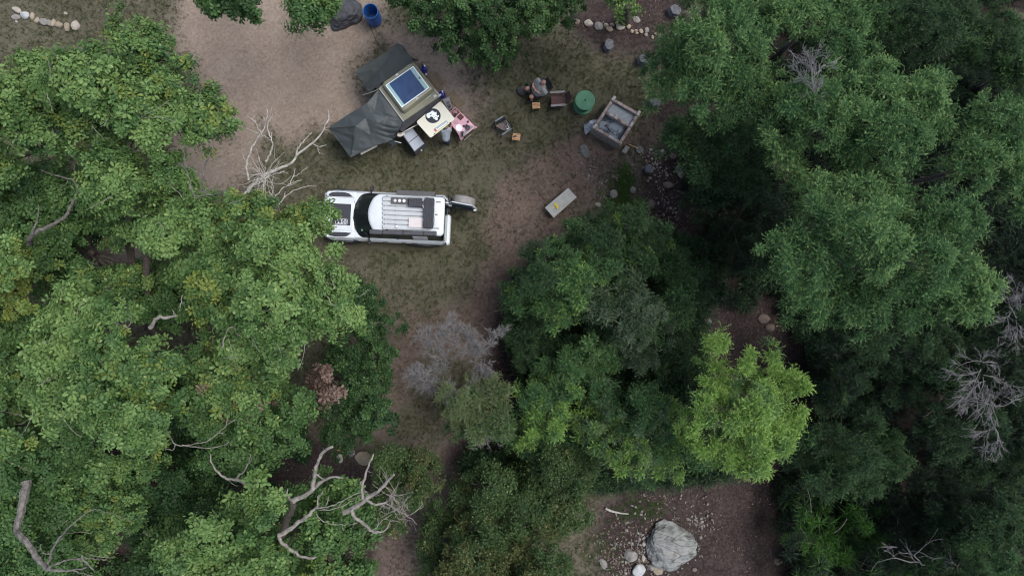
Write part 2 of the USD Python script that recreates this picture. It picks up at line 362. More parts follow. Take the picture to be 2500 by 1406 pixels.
SOIL = usdkit.material(stage, '/World/Looks/soil', {
    'g': ('geometry', {}),
    'a1': ('attribute', {'attribute': 'grassy'}), 'a2': ('attribute', {'attribute': 'sandy'}), 'a3': ('attribute', {'attribute': 'litter'}), 'a4': ('attribute', {'attribute': 'pathy'}),
    'n1': ('noise_texture', {'scale': 1.1, 'detail': 6.0, 'roughness': 0.65}), 'n2': ('noise_texture', {'scale': 9.0, 'detail': 5.0, 'roughness': 0.7}),
    'n3': ('noise_texture', {'scale': 38.0, 'detail': 4.0, 'roughness': 0.7}), 'n4': ('noise_texture', {'scale': 2.6, 'detail': 5.0, 'roughness': 0.6, 'distortion': 0.6}),
    'base': ('rgb_ramp', {'ramp': [(0.0, (0.057, 0.048, 0.039)), (0.40, (0.085, 0.072, 0.059)), (0.60, (0.120, 0.101, 0.085)), (1.0, (0.183, 0.156, 0.132))]}),
    'sand': ('rgb_ramp', {'ramp': [(0.0, (0.098, 0.075, 0.058)), (0.38, (0.172, 0.136, 0.108)), (0.55, (0.214, 0.172, 0.140)), (0.7, (0.26, 0.209, 0.176)), (1.0, (0.33, 0.272, 0.235))]}),
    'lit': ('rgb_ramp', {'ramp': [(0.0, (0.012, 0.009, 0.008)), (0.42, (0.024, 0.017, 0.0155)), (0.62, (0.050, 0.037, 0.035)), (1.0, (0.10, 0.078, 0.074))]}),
    'gr': ('rgb_ramp', {'ramp': [(0.0, (0.048, 0.053, 0.030)), (0.45, (0.071, 0.070, 0.044)), (1.0, (0.113, 0.101, 0.071))]}),
    'q1': ('math', {'math_type': 'multiply_add', 'value2': 1.8, 'value3': -0.9}), 's1': ('math', {'math_type': 'add', 'use_clamp': True}),
    'q2': ('math', {'math_type': 'multiply_add', 'value2': 0.9, 'value3': -0.45}), 's2': ('math', {'math_type': 'add', 'use_clamp': True}),
    's3': ('math', {'math_type': 'add', 'use_clamp': True}), 'g1': ('math', {'math_type': 'multiply', 'use_clamp': True}),
    'm1': ('mix', {}), 'm1b': ('mix', {}), 'red': ('rgb_ramp', {'ramp': [(0, (0.060, 0.042, 0.034)), (0.42, (0.105, 0.074, 0.061)), (0.6, (0.145, 0.106, 0.089)), (1, (0.21, 0.165, 0.142))]}), 'q4': ('math', {'math_type': 'multiply_add', 'value2': 1.6, 'value3': -0.95}), 's4': ('math', {'math_type': 'add', 'use_clamp': True}), 's5': ('math', {'math_type': 'multiply', 'use_clamp': True}), 'm2': ('mix', {}), 'm3': ('mix', {}), 'sp': ('rgb_ramp', {'ramp': [(0, (0.62, 0.62, 0.62)), (0.42, (1, 1, 1)), (0.62, (1, 1, 1)), (1, (1.35, 1.33, 1.3))]}),
    'mm': ('mix', {'mix_type': 'multiply', 'fac': 0.85}), 'n5': ('noise_texture', {'scale': 0.45, 'detail': 7.0, 'roughness': 0.7}), 'bd': ('rgb_ramp', {'ramp': [(0, (0.7, 0.7, 0.7)), (0.35, (0.84, 0.83, 0.82)), (0.55, (1, 1, 1)), (0.75, (1.16, 1.15, 1.13)), (1, (1.25, 1.23, 1.2))]}), 'mb': ('mix', {'mix_type': 'multiply', 'fac': 1.0}), 'hb': ('mix_float', {'fac': 0.6, 'use_clamp': False}),
    'b': ('bump', {'strength': 0.55, 'distance': 0.04}), 'p': ('principled_bsdf', {'roughness': 0.95, 'specular_ior_level': 0.15})},
    [(f'g.position', f'n{k}.vector') for k in (1, 2, 3, 4)] + [
     ('n2.fac', 'base.fac'), ('n2.fac', 'sand.fac'), ('n2.fac', 'lit.fac'), ('n2.fac', 'gr.fac'),
     ('n4.fac', 'q1.value1'), ('a1.fac', 's1.value1'), ('q1.value', 's1.value2'), ('s1.value', 'g1.value1'), ('a1.fac', 'g1.value2'),
     ('n1.fac', 'q2.value1'), ('a2.fac', 's2.value1'), ('q2.value', 's2.value2'), ('a3.fac', 's3.value1'), ('q2.value', 's3.value2'),
     ('base.color', 'm1.color1'), ('gr.color', 'm1.color2'), ('g1.value', 'm1.fac'),
     ('n4.fac', 'q4.value1'), ('a4.fac', 's4.value1'), ('q4.value', 's4.value2'), ('s4.value', 's5.value1'), ('a4.fac', 's5.value2'), ('n2.fac', 'red.fac'), ('m1.color', 'm1b.color1'), ('red.color', 'm1b.color2'), ('s5.value', 'm1b.fac'), ('m1b.color', 'm2.color1'), ('sand.color', 'm2.color2'), ('s2.value', 'm2.fac'),
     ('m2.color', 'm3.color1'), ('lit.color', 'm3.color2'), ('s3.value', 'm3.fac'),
     ('n3.fac', 'sp.fac'), ('m3.color', 'mm.color1'), ('sp.color', 'mm.color2'), ('g.position', 'n5.vector'), ('n5.fac', 'bd.fac'), ('mm.color', 'mb.color1'), ('bd.color', 'mb.color2'), ('mb.color', 'p.base_color'),
     ('n3.fac', 'hb.a'), ('n2.fac', 'hb.b'), ('hb.result', 'b.height'), ('b.normal', 'p.normal')], surface='p.BSDF')
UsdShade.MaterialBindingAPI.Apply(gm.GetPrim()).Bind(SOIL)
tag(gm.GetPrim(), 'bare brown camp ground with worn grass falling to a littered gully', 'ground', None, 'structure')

# ------------------------------------------------------------------ foliage: sprays of leaves, and the trees that carry them
KINDS = stage.CreateClassPrim('/World/foliage_kinds')

def leaf_blade(outline, L, W, fold=0.25, curl=0.2):
    """A leaf along +x: a strip either side of its midrib. outline: (t, half width) pairs."""
    t = np.array([o[0] for o in outline]); w = np.array([o[1] for o in outline]) * W; n = len(t)
    z = -curl * L * (t - 0.35) ** 2
    mid = np.c_[t * L, 0 * t, z]; lf = np.c_[t * L, w, z + fold * w]; rt = np.c_[t * L, -w, z + fold * w]
    V = np.vstack([mid, lf, rt]); F = []
    for k in range(n - 1):
        F += [[k, k + 1, n + k + 1], [k, n + k + 1, n + k], [k, 2 * n + k + 1, k + 1], [k, 2 * n + k, 2 * n + k + 1]]
    return V, np.array(F)

OAK = [(0, .02), (.1, .05), (.22, .2), (.30, .34), (.38, .2), (.52, .46), (.60, .28), (.74, .42), (.84, .22), (.94, .2), (1, .03)]
OVATE = [(0, .02), (.25, .36), (.5, .45), (.75, .28), (1, .02)]
NARROW = [(0, .1), (.4, .5), (1, .05)]

def orient(m, d, roll, tilt=0.0):
    """Turns +x to direction d with the blade's face upward, then rolled."""
    v, f = m; d = np.array(d, float); d /= np.linalg.norm(d)
    s = np.cross([0, 0, 1.0], d); s = s if np.linalg.norm(s) > 0.05 else np.array([0, 1.0, 0]); s /= np.linalg.norm(s); u = np.cross(d, s)
    c, r = math.cos(roll), math.sin(roll)
    s2, u2 = s * c + u * r, u * c - s * r
    return v[:, :1] * d + v[:, 1:2] * s2 + v[:, 2:3] * u2, f

def spray_mesh(kind, seed):
    """A twig with its leaves, growing along +z from the origin; returns mesh and tip value for each vertex."""
    g = np.random.default_rng(seed); P, T = [], []
    def add(m, tip): P.append(m); T.append(np.full(len(m[0]), tip))
    if kind == 'oak':
        n = 16
        for k in range(n):
            t = k / (n - 1); a = k * 2.4 + g.uniform(-.4, .4); el = g.uniform(-0.15, 0.45) + 0.75 * max(0, t - 0.7)
            L = g.uniform(.095, .16) * (1 - 0.15 * t)
            d = [math.cos(a) * math.cos(el), math.sin(a) * math.cos(el), math.sin(el)]
            v, f = orient(leaf_blade(OAK, L, L * .68, g.uniform(.0, .5), g.uniform(-.1, .5)), d, g.uniform(-.6, .6))
            base = np.array([0, 0, .26 * t]) + np.array(d) * g.uniform(.015, .05) + np.r_[g.normal(0, .012, 2), 0]
            add((v + base, f), 0.75 * (g.random() < .10) + .15 * t)
    elif kind == 'feather':
        nt = 9
        for k in range(nt):
            t = (k + .5) / nt; a = k * 2.4 + g.uniform(-.5, .5); el = g.uniform(.15, .75)
            d = np.array([math.cos(a) * math.cos(el), math.sin(a) * math.cos(el), math.sin(el)]); TL = g.uniform(.13, .24)
            b0 = np.array([0, 0, .30 * t]); add(tube([b0, b0 + d * TL], [.003, .0015], 3, False), 0.2)
            for j in range(15):
                s = (j + 1) / 15; az = g.uniform(0, 6.28)
                q = np.array([math.cos(az), math.sin(az), .3 * math.sin(az * 2)]) * .9 + d * 1.1 + [0, 0, .3]
                L = g.uniform(.04, .07)
                m = orient(leaf_blade(NARROW, L, .0125), q, g.uniform(-1, 1)); add((m[0] + b0 + d * TL * s, m[1]), np.clip(1.25 * s * (.35 + .65 * t) - .30 + g.uniform(-.12, .12), 0, 1))
    elif kind == 'fine':
        nt = 6
        for k in range(nt):
            t = (k + .5) / nt; a = k * 2.4 + g.uniform(-.5, .5); el = g.uniform(-.1, .6)
            d = np.array([math.cos(a) * math.cos(el), math.sin(a) * math.cos(el), math.sin(el)]); TL = g.uniform(.10, .2)
            b0 = np.array([0, 0, .26 * t]); add(tube([b0, b0 + d * TL], [.003, .0015], 3, False), 0.0)
            for j in range(5):
                s = (j + 1) / 5; az = g.uniform(0, 6.28); L = g.uniform(.045, .078)
                q = np.array([math.cos(az), math.sin(az), g.uniform(-.2, .5)]) + d * .7
                m = orient(leaf_blade(OVATE, L, L * .6), q, g.uniform(-.8, .8)); add((m[0] + b0 + d * TL * s, m[1]), 0.9 * (g.random() < .1))
    elif kind == 'lily':
        for k in range(16):
            a = k * 2.4; el = g.uniform(.15, 1.1); d = [math.cos(a) * math.cos(el), math.sin(a) * math.cos(el), math.sin(el)]; L = g.uniform(.22, .40)
            m = orient(leaf_blade(NARROW, L, .028, .4, .9), d, g.uniform(-.3, .3)); add((m[0] + [0, 0, .02 * k], m[1]), .06 * k * (g.random() < .6))
    elif kind == 'grass':
        for k in range(16):
            a = g.uniform(0, 6.28); r = g.uniform(0, .07); lean = g.uniform(.1, 1.0); h = g.uniform(.03, .085); w = .0045
            b = np.array([r * math.cos(a * 3), r * math.sin(a * 3), 0]); d = np.array([math.cos(a) * lean, math.sin(a) * lean, 1.0]); d *= h / np.linalg.norm(d); s = np.array([-math.sin(a), math.cos(a), 0]) * w
            P.append((np.array([b - s, b + s, b + d]), np.array([[0, 1, 2]]))); T.append(np.array([0, 0, g.uniform(.2, 1)]))
    elif kind == 'rubble':
        for k in range(6):
            v, f = rock((*g.normal(0, .16, 2), .008), g.uniform(.015, .05, 3), int(g.integers(1e6)), 1, .3, .6); P.append((v, f)); T.append(np.zeros(len(v)))
    elif kind == 'litter':
        for k in range(5):
            a = g.uniform(0, 6.28); L = g.uniform(.03, .075); v, f = leaf_blade(OVATE, L, L * .7, g.uniform(-.2, .5), g.uniform(-.5, .8))
            P.append((rotz(v, a) + [*g.normal(0, .16, 2), .008], f)); T.append(np.full(len(v), g.choice([0, .3, 1])))
    v, f = join(P); return v, f, np.concatenate(T)

SPRAYS = {}
def sprays(kind, mat, n=4):
    """The class prims of one kind of spray in one material."""
    if (kind, mat) not in SPRAYS:
        out = []
        for k in range(n):
            v, f, t = spray_mesh(kind, 100 + k)
            p = numbered('/World/foliage_kinds', f'{mat}_spray'.replace('_leaf', f'_{kind}'))
            m = usdkit.mesh(stage, p, (v, f), LOOK(mat))
            UsdGeom.PrimvarsAPI(m).CreatePrimvar('tip', Sdf.ValueTypeNames.FloatArray, 'vertex').Set(Vt.FloatArray.FromNumpy(t.astype(np.float32)))
            out.append(p)
        SPRAYS[kind, mat] = out
    return SPRAYS[kind, mat]

def quats(axis, roll):
    """Quaternions (w, x, y, z) that turn +z to each axis, after a roll about +z."""
    a = axis / np.linalg.norm(axis, axis=1, keepdims=True); n = len(a)
    w = 1 + a[:, 2]; q = np.stack([w, -a[:, 1], a[:, 0], 0 * w], 1); bad = w < 1e-4; q[bad] = [0, 1, 0, 0]
    q /= np.linalg.norm(q, axis=1, keepdims=True); r = np.stack([np.cos(roll / 2), 0 * roll, 0 * roll, np.sin(roll / 2)], 1)
    w1, x1, y1, z1 = q.T; w2, x2, y2, z2 = r.T
    return np.stack([w1*w2 - x1*x2 - y1*y2 - z1*z2, w1*x2 + x1*w2 + y1*z2 - z1*y2, w1*y2 - x1*z2 + y1*w2 + z1*x2, w1*z2 + x1*y2 - y1*x2 + z1*w2], 1)

def scatter(parent, name, kinds, pos, axis, scale, rng, origin=(0, 0, 0), kind='stuff', label=None, cat=None, tone=None):
    """Sprays set out as one PointInstancer. kinds: (spray kind, material, share) triples."""
    path = numbered(parent, name); pi = UsdGeom.PointInstancer.Define(stage, path)
    protos, prob = [], []
    for k, m, share in kinds:
        ps = sprays(k, m)
        for p in ps: protos.append((p, m)); prob.append(share / len(ps))
    rel = pi.CreatePrototypesRel()
    for j, (p, m) in enumerate(protos):
        q = stage.DefinePrim(f'{path}/leaf_spray_{j:03d}'); q.GetReferences().AddInternalReference(p); rel.AddTarget(q.GetPath())
        UsdShade.MaterialBindingAPI.Apply(q).Bind(LOOK(m))
    n = len(pos); prob = np.array(prob) / sum(prob)
    if tone is None: pick = rng.choice(len(protos), n, p=prob)
    else:                                                   # whole clumps lean to one kind of leaf
        u = np.clip(.62 * tone + .38 * rng.random(n), 0, .9999); u = np.argsort(np.argsort(u)) / n; pick = np.searchsorted(np.cumsum(prob), u, 'right').clip(0, len(protos) - 1)
    pi.CreateProtoIndicesAttr(Vt.IntArray.FromNumpy(pick.astype(np.int32)))
    pi.CreatePositionsAttr(Vt.Vec3fArray.FromNumpy((np.asarray(pos) - np.array(origin)).astype(np.float32)))
    q = quats(axis, rng.uniform(0, 2 * math.pi, n))
    pi.CreateOrientationsAttr(Vt.QuathArray([Gf.Quath(float(a), float(b), float(c), float(d)) for a, b, c, d in q]))
    s = np.asarray(scale, float).reshape(-1, 1) * np.ones((n, 3))
    pi.CreateScalesAttr(Vt.Vec3fArray.FromNumpy(s.astype(np.float32)))
    tag(pi.GetPrim(), label, cat, None, kind)
    return path

def lobes_in(poly, ztop, zedge, r, seed, gap=1.12, maxn=400, inset=.3):
    """Clump centres (x, y, z, radius) that fill an outline given in photograph pixels."""
    g = np.random.default_rng(seed); P = sg.Polygon(poly).buffer(0); s = (CAM_H - (ztop + zedge) / 2) / FPX
    ins = P.buffer(-r * inset / s); ins = P.buffer(-r * 0.3 / s) if ins.is_empty else ins
    x0, y0, x1, y1 = ins.bounds; dmax = max(shapely.distance(P.exterior, shapely.Point(*P.representative_point().coords[0])), 2.2 * r / s)
    out = []
    for _ in range(4000):
        p = g.uniform([x0, y0], [x1, y1])
        if not shapely.contains_xy(ins, *p): continue
        if any(math.hypot(p[0] - q[0], p[1] - q[1]) * s < gap * r for q in out): continue
        out.append((*p,))
        if len(out) >= maxn: break
    res = []
    for p in out:
        d = min(1.0, shapely.distance(P.exterior, shapely.Point(p)) / dmax)
        z = zedge + (ztop - zedge) * (1 - (1 - d) ** 2) + g.uniform(-1.15, .55)
        res.append([*at(p[0], p[1], z), r * g.uniform(.6, 1.25)])
    return res

TREE_COUNT = [0]
def tree(name, label, kinds, outlines, trunk=None, tr=0.16, spray=1.0, dens=26, group=None, bark='bark', cat='tree', extra=None, inner=0.2, seed=None, twig=True, flat=0.8, up=0.5, under=1.2, tuft=6, gap=1.4):
    """A tree: trunk, limbs that reach each clump, and a crown of leaf sprays. outlines: (polygon, ztop, zedge, clump radius) in photograph pixels."""
    TREE_COUNT[0] += 1; seed = seed or 1000 + 17 * TREE_COUNT[0]; g = np.random.default_rng(seed)
    lob = []
    low = []
    for k, (poly, zt, ze, r) in enumerate(outlines):
        lob += lobes_in(poly, zt, ze, r, seed + k, gap)
        if under: low += [[*(np.array(q[:3]) * [1 + under / (CAM_H - q[2]), 1 + under / (CAM_H - q[2]), 1] - [0, 0, under]), q[3]] for q in lobes_in(poly, zt, ze, r, seed + 500 + k, 1.05, 400, .5)]
    lob += extra or []
    lob = np.array(lob); c = lob[:, :3].mean(0); low = np.array(low).reshape(-1, 4)
    b = c[:2] * (1 + .55 * (c[2] + 1) / CAM_H) if trunk is None else np.array(trunk[:2]); zb = tz(*b)
    T = Thing(name, label, cat, (b[0], b[1], zb), group)
    lobz = np.median(lob[:, 2]); h = lobz - zb
    tk = spline([[b[0], b[1], zb - .1], [*(b + (c[:2] - b) * .25 + g.normal(0, .12, 2)), zb + h * .33], [*(b + (c[:2] - b) * .7), zb + h * .72]], 10, seed, .02)
    T.part('trunk', tube(tk, np.linspace(tr * 1.25, tr * .55, 10), 9), bark, smooth=True)
    W = []
    for x, y, z, r in lob:
        k = g.integers(3, 9); st = tk[k]; e = np.array([x, y, z - .15 * r]); m = st + (e - st) * .55 + [0, 0, -.10 * np.linalg.norm((e - st)[:2])] + g.normal(0, .12, 3)
        L = spline([st, m, e], 7, int(g.integers(1e6)), .03); r0 = min(tr * .42, .016 + .035 * np.linalg.norm(e - st) * tr / .16 * .35)
        W.append(tube(L, np.linspace(r0, .012, 7), 5, False))
        for _ in range(5 if twig else 2):
            d = g.normal(size=3); d[2] = abs(d[2]) * .8; d /= np.linalg.norm(d); q = L[-2] if g.random() < .6 else L[-3]
            W.append(tube(spline([q, q + (e - q) * .4 + d * r * .4, e + d * r * .85], 4), [.012, .009, .007, .004], 3, False))
    T.part('limbs', W, bark)
    pos, ax, sc, tn = [], [], [], []
    for x, y, z, r, dn in [(*q, 1.0) for q in lob] + [(*q, .55) for q in low]:
        n = max(3, int(dens * dn * r * r * 2.6 / tuft)); d = g.normal(size=(n, 3)); d /= np.linalg.norm(d, axis=1, keepdims=True)
        d[:, 2] = np.where(d[:, 2] < -.35, -d[:, 2], d[:, 2])
        wob = 0.58 + 0.62 * meshkit.noise(d * 2.0 + [x, y, z], seed) + 0.25 * meshkit.noise(d * 5.0 + [z, x, y], seed + 2)
        rad = r * wob * np.where(g.random(n) < .10, 1.25, 1.0) * np.where(g.random(n) < inner, g.uniform(.25, .8, n), g.uniform(.80, 1.06, n))
        c_ = d * rad[:, None] * [1, 1, flat] + [x, y, z]                    # the tufts of this clump
        hole = meshkit.noise(c_ * 1.9 + seed, seed + 4) + .35 * meshkit.noise(c_ * 5.0, seed + 6); kp = hole > (.40 if dn == 1 else .2); c_, d = c_[kp], d[kp]; n = len(c_)
        if n == 0: continue
        a0 = d * [1, 1, .8] + [0, 0, up] + g.normal(0, .15, (n, 3)); a0 /= np.linalg.norm(a0, axis=1, keepdims=True)
        e = np.repeat(a0, tuft, 0) + g.normal(0, .50, (n * tuft, 3)); e /= np.linalg.norm(e, axis=1, keepdims=True)
        p = np.repeat(c_ - a0 * .20 * spray, tuft, 0) + e * g.uniform(.03, .13, (n * tuft, 1)) * spray
        tn.append(np.repeat(np.clip(g.random() + g.normal(0, .12, n), 0, 1), tuft)); pos.append(p); ax.append(e + [0, 0, .15]); sc.append(np.repeat(g.uniform(.75, 1.25, n), tuft) * g.uniform(.7, 1.2, n * tuft) * spray)
    pos, ax, sc, tn = np.vstack(pos), np.vstack(ax), np.concatenate(sc), np.concatenate(tn)
    ok = pos[:, 2] > terrain(pos[:, 0], pos[:, 1]) + .08; pos, ax, sc, tn = pos[ok], ax[ok], sc[ok], tn[ok]
    scatter(T.path, 'crown', kinds, pos, ax, sc, g, T.loc, tone=tn)
    return T, lob

def twigs(start, d, L, r, depth, g, spread=.55, droop=0.0, kids=(3, 5), n=5, sides=4, out=None, shrink=.62, curl=.16):
    """A bare branch that forks again and again."""
    out = [] if out is None else out
    d = np.array(d, float); d /= np.linalg.norm(d); p = [np.array(start, float)]; q = d.copy()
    for k in range(n):
        q = q + g.normal(0, curl, 3) + [0, 0, -droop]; q /= np.linalg.norm(q); p.append(p[-1] + q * L / n)
    out.append(tube(p, np.maximum(np.linspace(r, r * .45, n + 1), .0045), sides, False))
    if depth > 0:
        for _ in range(g.integers(*kids)):
            k = g.integers(1, n + 1); t = p[k] - p[k - 1]; t /= np.linalg.norm(t)
            e = t + g.normal(0, spread, 3); twigs(p[k], e, L * shrink * g.uniform(.7, 1.15), r * (1 - .5 * k / n) * .6, depth - 1, g, spread, droop, kids, max(3, n - 1), 3 if depth < 2 else sides, out, shrink, curl)
    return out

# ------------------------------------------------------------------ the trees and shrubs, each with its own crown
OAKK = [('oak', 'oak_leaf', 1.0)]
OAKS = []
def oak(label, outlines, kinds=None, **k):
    OAKS.append(tree('oak_tree', label, kinds or [('oak', 'oak_leaf', .55), ('oak', 'oak_leaf_bright', .4), ('oak', 'oak_leaf_yellow', .05)], outlines, **{'dens': 150, 'tr': .2, 'spray': .92, 'tuft': 5, 'gap': 1.32, 'under': 1.6, **k})[0])
FEATHERS = {}
def feathery(label, outlines, kinds=None, **k):
    FEATHERS[label] = T = tree('feathery_tree', label, kinds or [('feather', 'feather_leaf', 1)], outlines, **{'dens': 215, 'tr': .10, 'spray': .74, 'tuft': 7, 'gap': 1.5, 'up': .6, 'bark': 'bark', **k})[0]
    return T
def shrub(label, outlines, kinds, **k):
    return tree('shrub', label, kinds, outlines, **{'dens': 170, 'tr': .05, 'gap': 1.2, 'spray': .9, 'cat': 'shrub', 'under': .7, 'bark': 'bark_grey', **k})

BR = [('oak', 'oak_leaf_bright', .62), ('oak', 'oak_leaf', .3), ('oak', 'oak_leaf_yellow', .08)]
MID = [('oak', 'oak_leaf', .8), ('oak', 'oak_leaf_bright', .17), ('oak', 'oak_leaf_yellow', .03)]
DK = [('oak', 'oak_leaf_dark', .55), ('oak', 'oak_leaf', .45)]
YL = [('oak', 'oak_leaf_yellow', .6), ('oak', 'oak_leaf_bright', .4)]
oak('bright green oak with a broad crown below the upper left stone row',
    [([(85, 125), (120, 98), (165, 112), (215, 132), (300, 122), (340, 118), (390, 138), (432, 132), (445, 170), (480, 210), (495, 245), (560, 243), (550, 275), (535, 325), (490, 342), (445, 345), (425, 385), (330, 400), (240, 380), (170, 330), (90, 370), (40, 430), (-70, 440), (-70, 215), (30, 205), (75, 185), (120, 160), (75, 140)], 9.6, 8.0, .85)], BR, trunk=at(150, 330))
oak('large oak whose bough hangs over the bonnet of the white car',
    [([(225, 395), (330, 400), (420, 395), (465, 460), (520, 490), (600, 500), (650, 512), (690, 525), (715, 535), (690, 585), (745, 600), (755, 640), (690, 650), (600, 640), (520, 640), (470, 600), (400, 640), (370, 580), (330, 560), (280, 500), (235, 470)], 9.4, 7.8, .8),
     ([(690, 520), (740, 495), (790, 480), (822, 505), (815, 540), (770, 570), (700, 590)], 7.6, 7.0, .45)], BR, trunk=at(395, 600))
oak('bright oak crown below the white car, above the brown dead leaves',
    [([(400, 650), (470, 610), (520, 640), (620, 640), (740, 650), (800, 655), (882, 690), (874, 745), (845, 795), (795, 800), (765, 880), (735, 925), (650, 930), (560, 880), (490, 800), (450, 720)], 9.6, 8.0, .8)], BR, trunk=at(560, 700))
oak('shaded oak at the left edge with a bare grey limb across it',
    [([(-70, 430), (60, 415), (170, 440), (205, 520), (190, 600), (110, 650), (-70, 660)], 6.6, 5.6, .75)], MID, trunk=at(60, 620))
oak('low oak with open gaps under the big oak crowns at the left',
    [([(90, 400), (240, 400), (330, 480), (350, 560), (300, 600), (240, 560), (190, 610), (230, 650), (330, 660), (420, 640), (470, 720), (440, 800), (380, 780), (300, 760), (250, 760), (170, 720), (60, 700), (70, 560)], 6.0, 4.8, .7)], MID, trunk=at(240, 640), dens=110)
oak('yellowish oak crown at the middle of the left edge',
    [([(-70, 620), (50, 615), (88, 650), (80, 690), (50, 750), (-70, 780)], 8.8, 8.0, .6)], YL, trunk=at(20, 720))
oak('round-topped oak in the lower left with a forked twig in its crown',
    [([(110, 745), (180, 720), (230, 760), (330, 820), (390, 840), (402, 900), (405, 950), (432, 1000), (425, 1080), (360, 1140), (250, 1110), (150, 1040), (60, 960), (30, 880), (70, 850), (100, 800)], 9.8, 8.2, .8)], BR, trunk=at(300, 900))
oak('darker oak in the lower left between the round-topped oak and the edge',
    [([(-70, 770), (60, 760), (100, 820), (30, 880), (60, 960), (150, 1050), (220, 1110), (200, 1180), (100, 1200), (-70, 1190)], 7.4, 6.2, .8)], MID, trunk=at(60, 980))
oak('shaded oak with reddish dry leaves left of the brown dead leaves',
    [([(440, 820), (500, 830), (560, 880), (660, 930), (730, 950), (770, 1000), (790, 1050), (720, 1120), (600, 1140), (520, 1090), (480, 1020), (440, 960)], 7.2, 6.0, .75)], MID + [('oak', 'dry_leaf', .015)], trunk=at(600, 960))
oak('dark oak in the bottom left corner behind a thick bare grey bough',
    [([(-70, 1200), (100, 1200), (200, 1170), (330, 1120), (380, 1160), (350, 1210), (330, 1260), (230, 1300), (180, 1370), (100, 1470), (-70, 1470)], 6.6, 5.4, .8)], MID, trunk=at(120, 1260))
oak('small bright oak at the bottom edge left of the bare pale limbs',
    [([(440, 1340), (500, 1285), (560, 1255), (600, 1205), (650, 1185), (692, 1230), (698, 1290), (680, 1340), (690, 1470), (430, 1470)], 9.0, 7.8, .6)], BR, trunk=at(580, 1300))
oak('oak at the bottom edge with bare pale limbs reaching over its crown',
    [([(720, 1160), (790, 1140), (840, 1190), (882, 1250), (872, 1320), (900, 1380), (890, 1470), (700, 1470), (690, 1380), (722, 1280), (700, 1220)], 7.6, 6.4, .65)], MID, trunk=at(790, 1280))
oak('low dark oak with brown patches beside bare soil at the bottom left',
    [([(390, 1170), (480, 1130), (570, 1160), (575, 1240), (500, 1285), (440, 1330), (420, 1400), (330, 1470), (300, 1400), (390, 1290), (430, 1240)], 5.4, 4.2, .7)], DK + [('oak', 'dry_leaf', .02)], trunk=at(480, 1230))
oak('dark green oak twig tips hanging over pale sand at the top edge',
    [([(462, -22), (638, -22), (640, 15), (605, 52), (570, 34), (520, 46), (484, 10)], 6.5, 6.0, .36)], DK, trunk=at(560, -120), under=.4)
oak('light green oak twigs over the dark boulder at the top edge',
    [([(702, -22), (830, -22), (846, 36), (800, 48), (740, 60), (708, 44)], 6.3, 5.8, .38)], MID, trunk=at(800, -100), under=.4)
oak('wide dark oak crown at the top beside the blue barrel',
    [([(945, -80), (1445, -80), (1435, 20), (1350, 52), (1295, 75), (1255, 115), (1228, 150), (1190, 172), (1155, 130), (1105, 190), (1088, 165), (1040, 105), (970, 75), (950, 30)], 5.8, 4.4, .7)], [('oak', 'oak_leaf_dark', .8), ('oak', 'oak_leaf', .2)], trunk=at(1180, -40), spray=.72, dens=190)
oak('small pale green oak crown above the upper right stone row',
    [([(1440, -80), (1550, -80), (1556, 8), (1535, 24), (1500, 22), (1460, 8)], 7.6, 6.8, .42)], BR, trunk=at(1525, 50))
oak('dark low oak on the right flank of the big oaks over brown soil',
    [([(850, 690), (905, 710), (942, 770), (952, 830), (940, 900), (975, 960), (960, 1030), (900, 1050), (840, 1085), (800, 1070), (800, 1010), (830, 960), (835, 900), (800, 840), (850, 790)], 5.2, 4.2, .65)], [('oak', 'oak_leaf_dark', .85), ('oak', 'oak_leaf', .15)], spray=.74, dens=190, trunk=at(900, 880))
tree('dead_leaf_branch', 'branch of brown withered leaves hanging between the left oaks', [('oak', 'dry_leaf', 1)],
     [([(755, 905), (800, 885), (832, 920), (825, 968), (800, 985), (755, 985), (748, 940)], 6.8, 6.2, .4)], dens=44, tr=.06, trunk=at(800, 940), cat='branch')

SM = [('fine', 'shrub_leaf', .85), ('fine', 'shrub_leaf_olive', .15)]
SO = [('fine', 'shrub_leaf_olive', .6), ('fine', 'shrub_leaf', .4)]
feathery('dark feathery tree between the grey-green tree and the tall yellow-green one', [([(1560, 900), (1640, 840), (1720, 860), (1730, 940), (1690, 1000), (1600, 980)], 3.8, 2.6, .6)], [('feather', 'feather_leaf_dark', 1)])
feathery('green feathery tree squeezed in below the upright green one', [([(1240, 1040), (1320, 1060), (1400, 1010), (1480, 1040), (1500, 1120), (1420, 1150), (1300, 1150), (1220, 1110)], 3.8, 2.6, .55)], [('feather', 'feather_leaf_dark', .7), ('feather', 'feather_leaf', .3)])
feathery('shaded feathery tree under the left side of the yellow-tipped one', [([(1235, 740), (1300, 760), (1400, 780), (1420, 860), (1380, 900), (1290, 900), (1230, 860)], 3.4, 2.2, .55)], [('feather', 'feather_leaf_dark', 1)])
shrub('small-leaved green shrub right of the bare pale limbs', [([(905, 1120), (950, 1075), (1010, 1095), (1060, 1130), (1080, 1180), (1060, 1230), (1000, 1260), (950, 1310), (905, 1270), (930, 1180)], 4.0, 2.4, .55)], SM)
shrub('broad small-leaved shrub filling the bottom edge left of the grey boulder', [([(1090, 1210), (1150, 1160), (1240, 1150), (1290, 1160), (1300, 1230), (1290, 1330), (1240, 1400), (1200, 1470), (1100, 1470), (1050, 1400), (1020, 1340), (1040, 1290), (1070, 1260)], 4.2, 2.6, .6)], SM)
shrub('small-leaved shrub with bare twigs left of the fallen white stick', [([(1290, 1140), (1340, 1095), (1430, 1095), (1462, 1140), (1440, 1200), (1410, 1280), (1360, 1310), (1300, 1280), (1280, 1210)], 4.0, 2.4, .6)], SM)
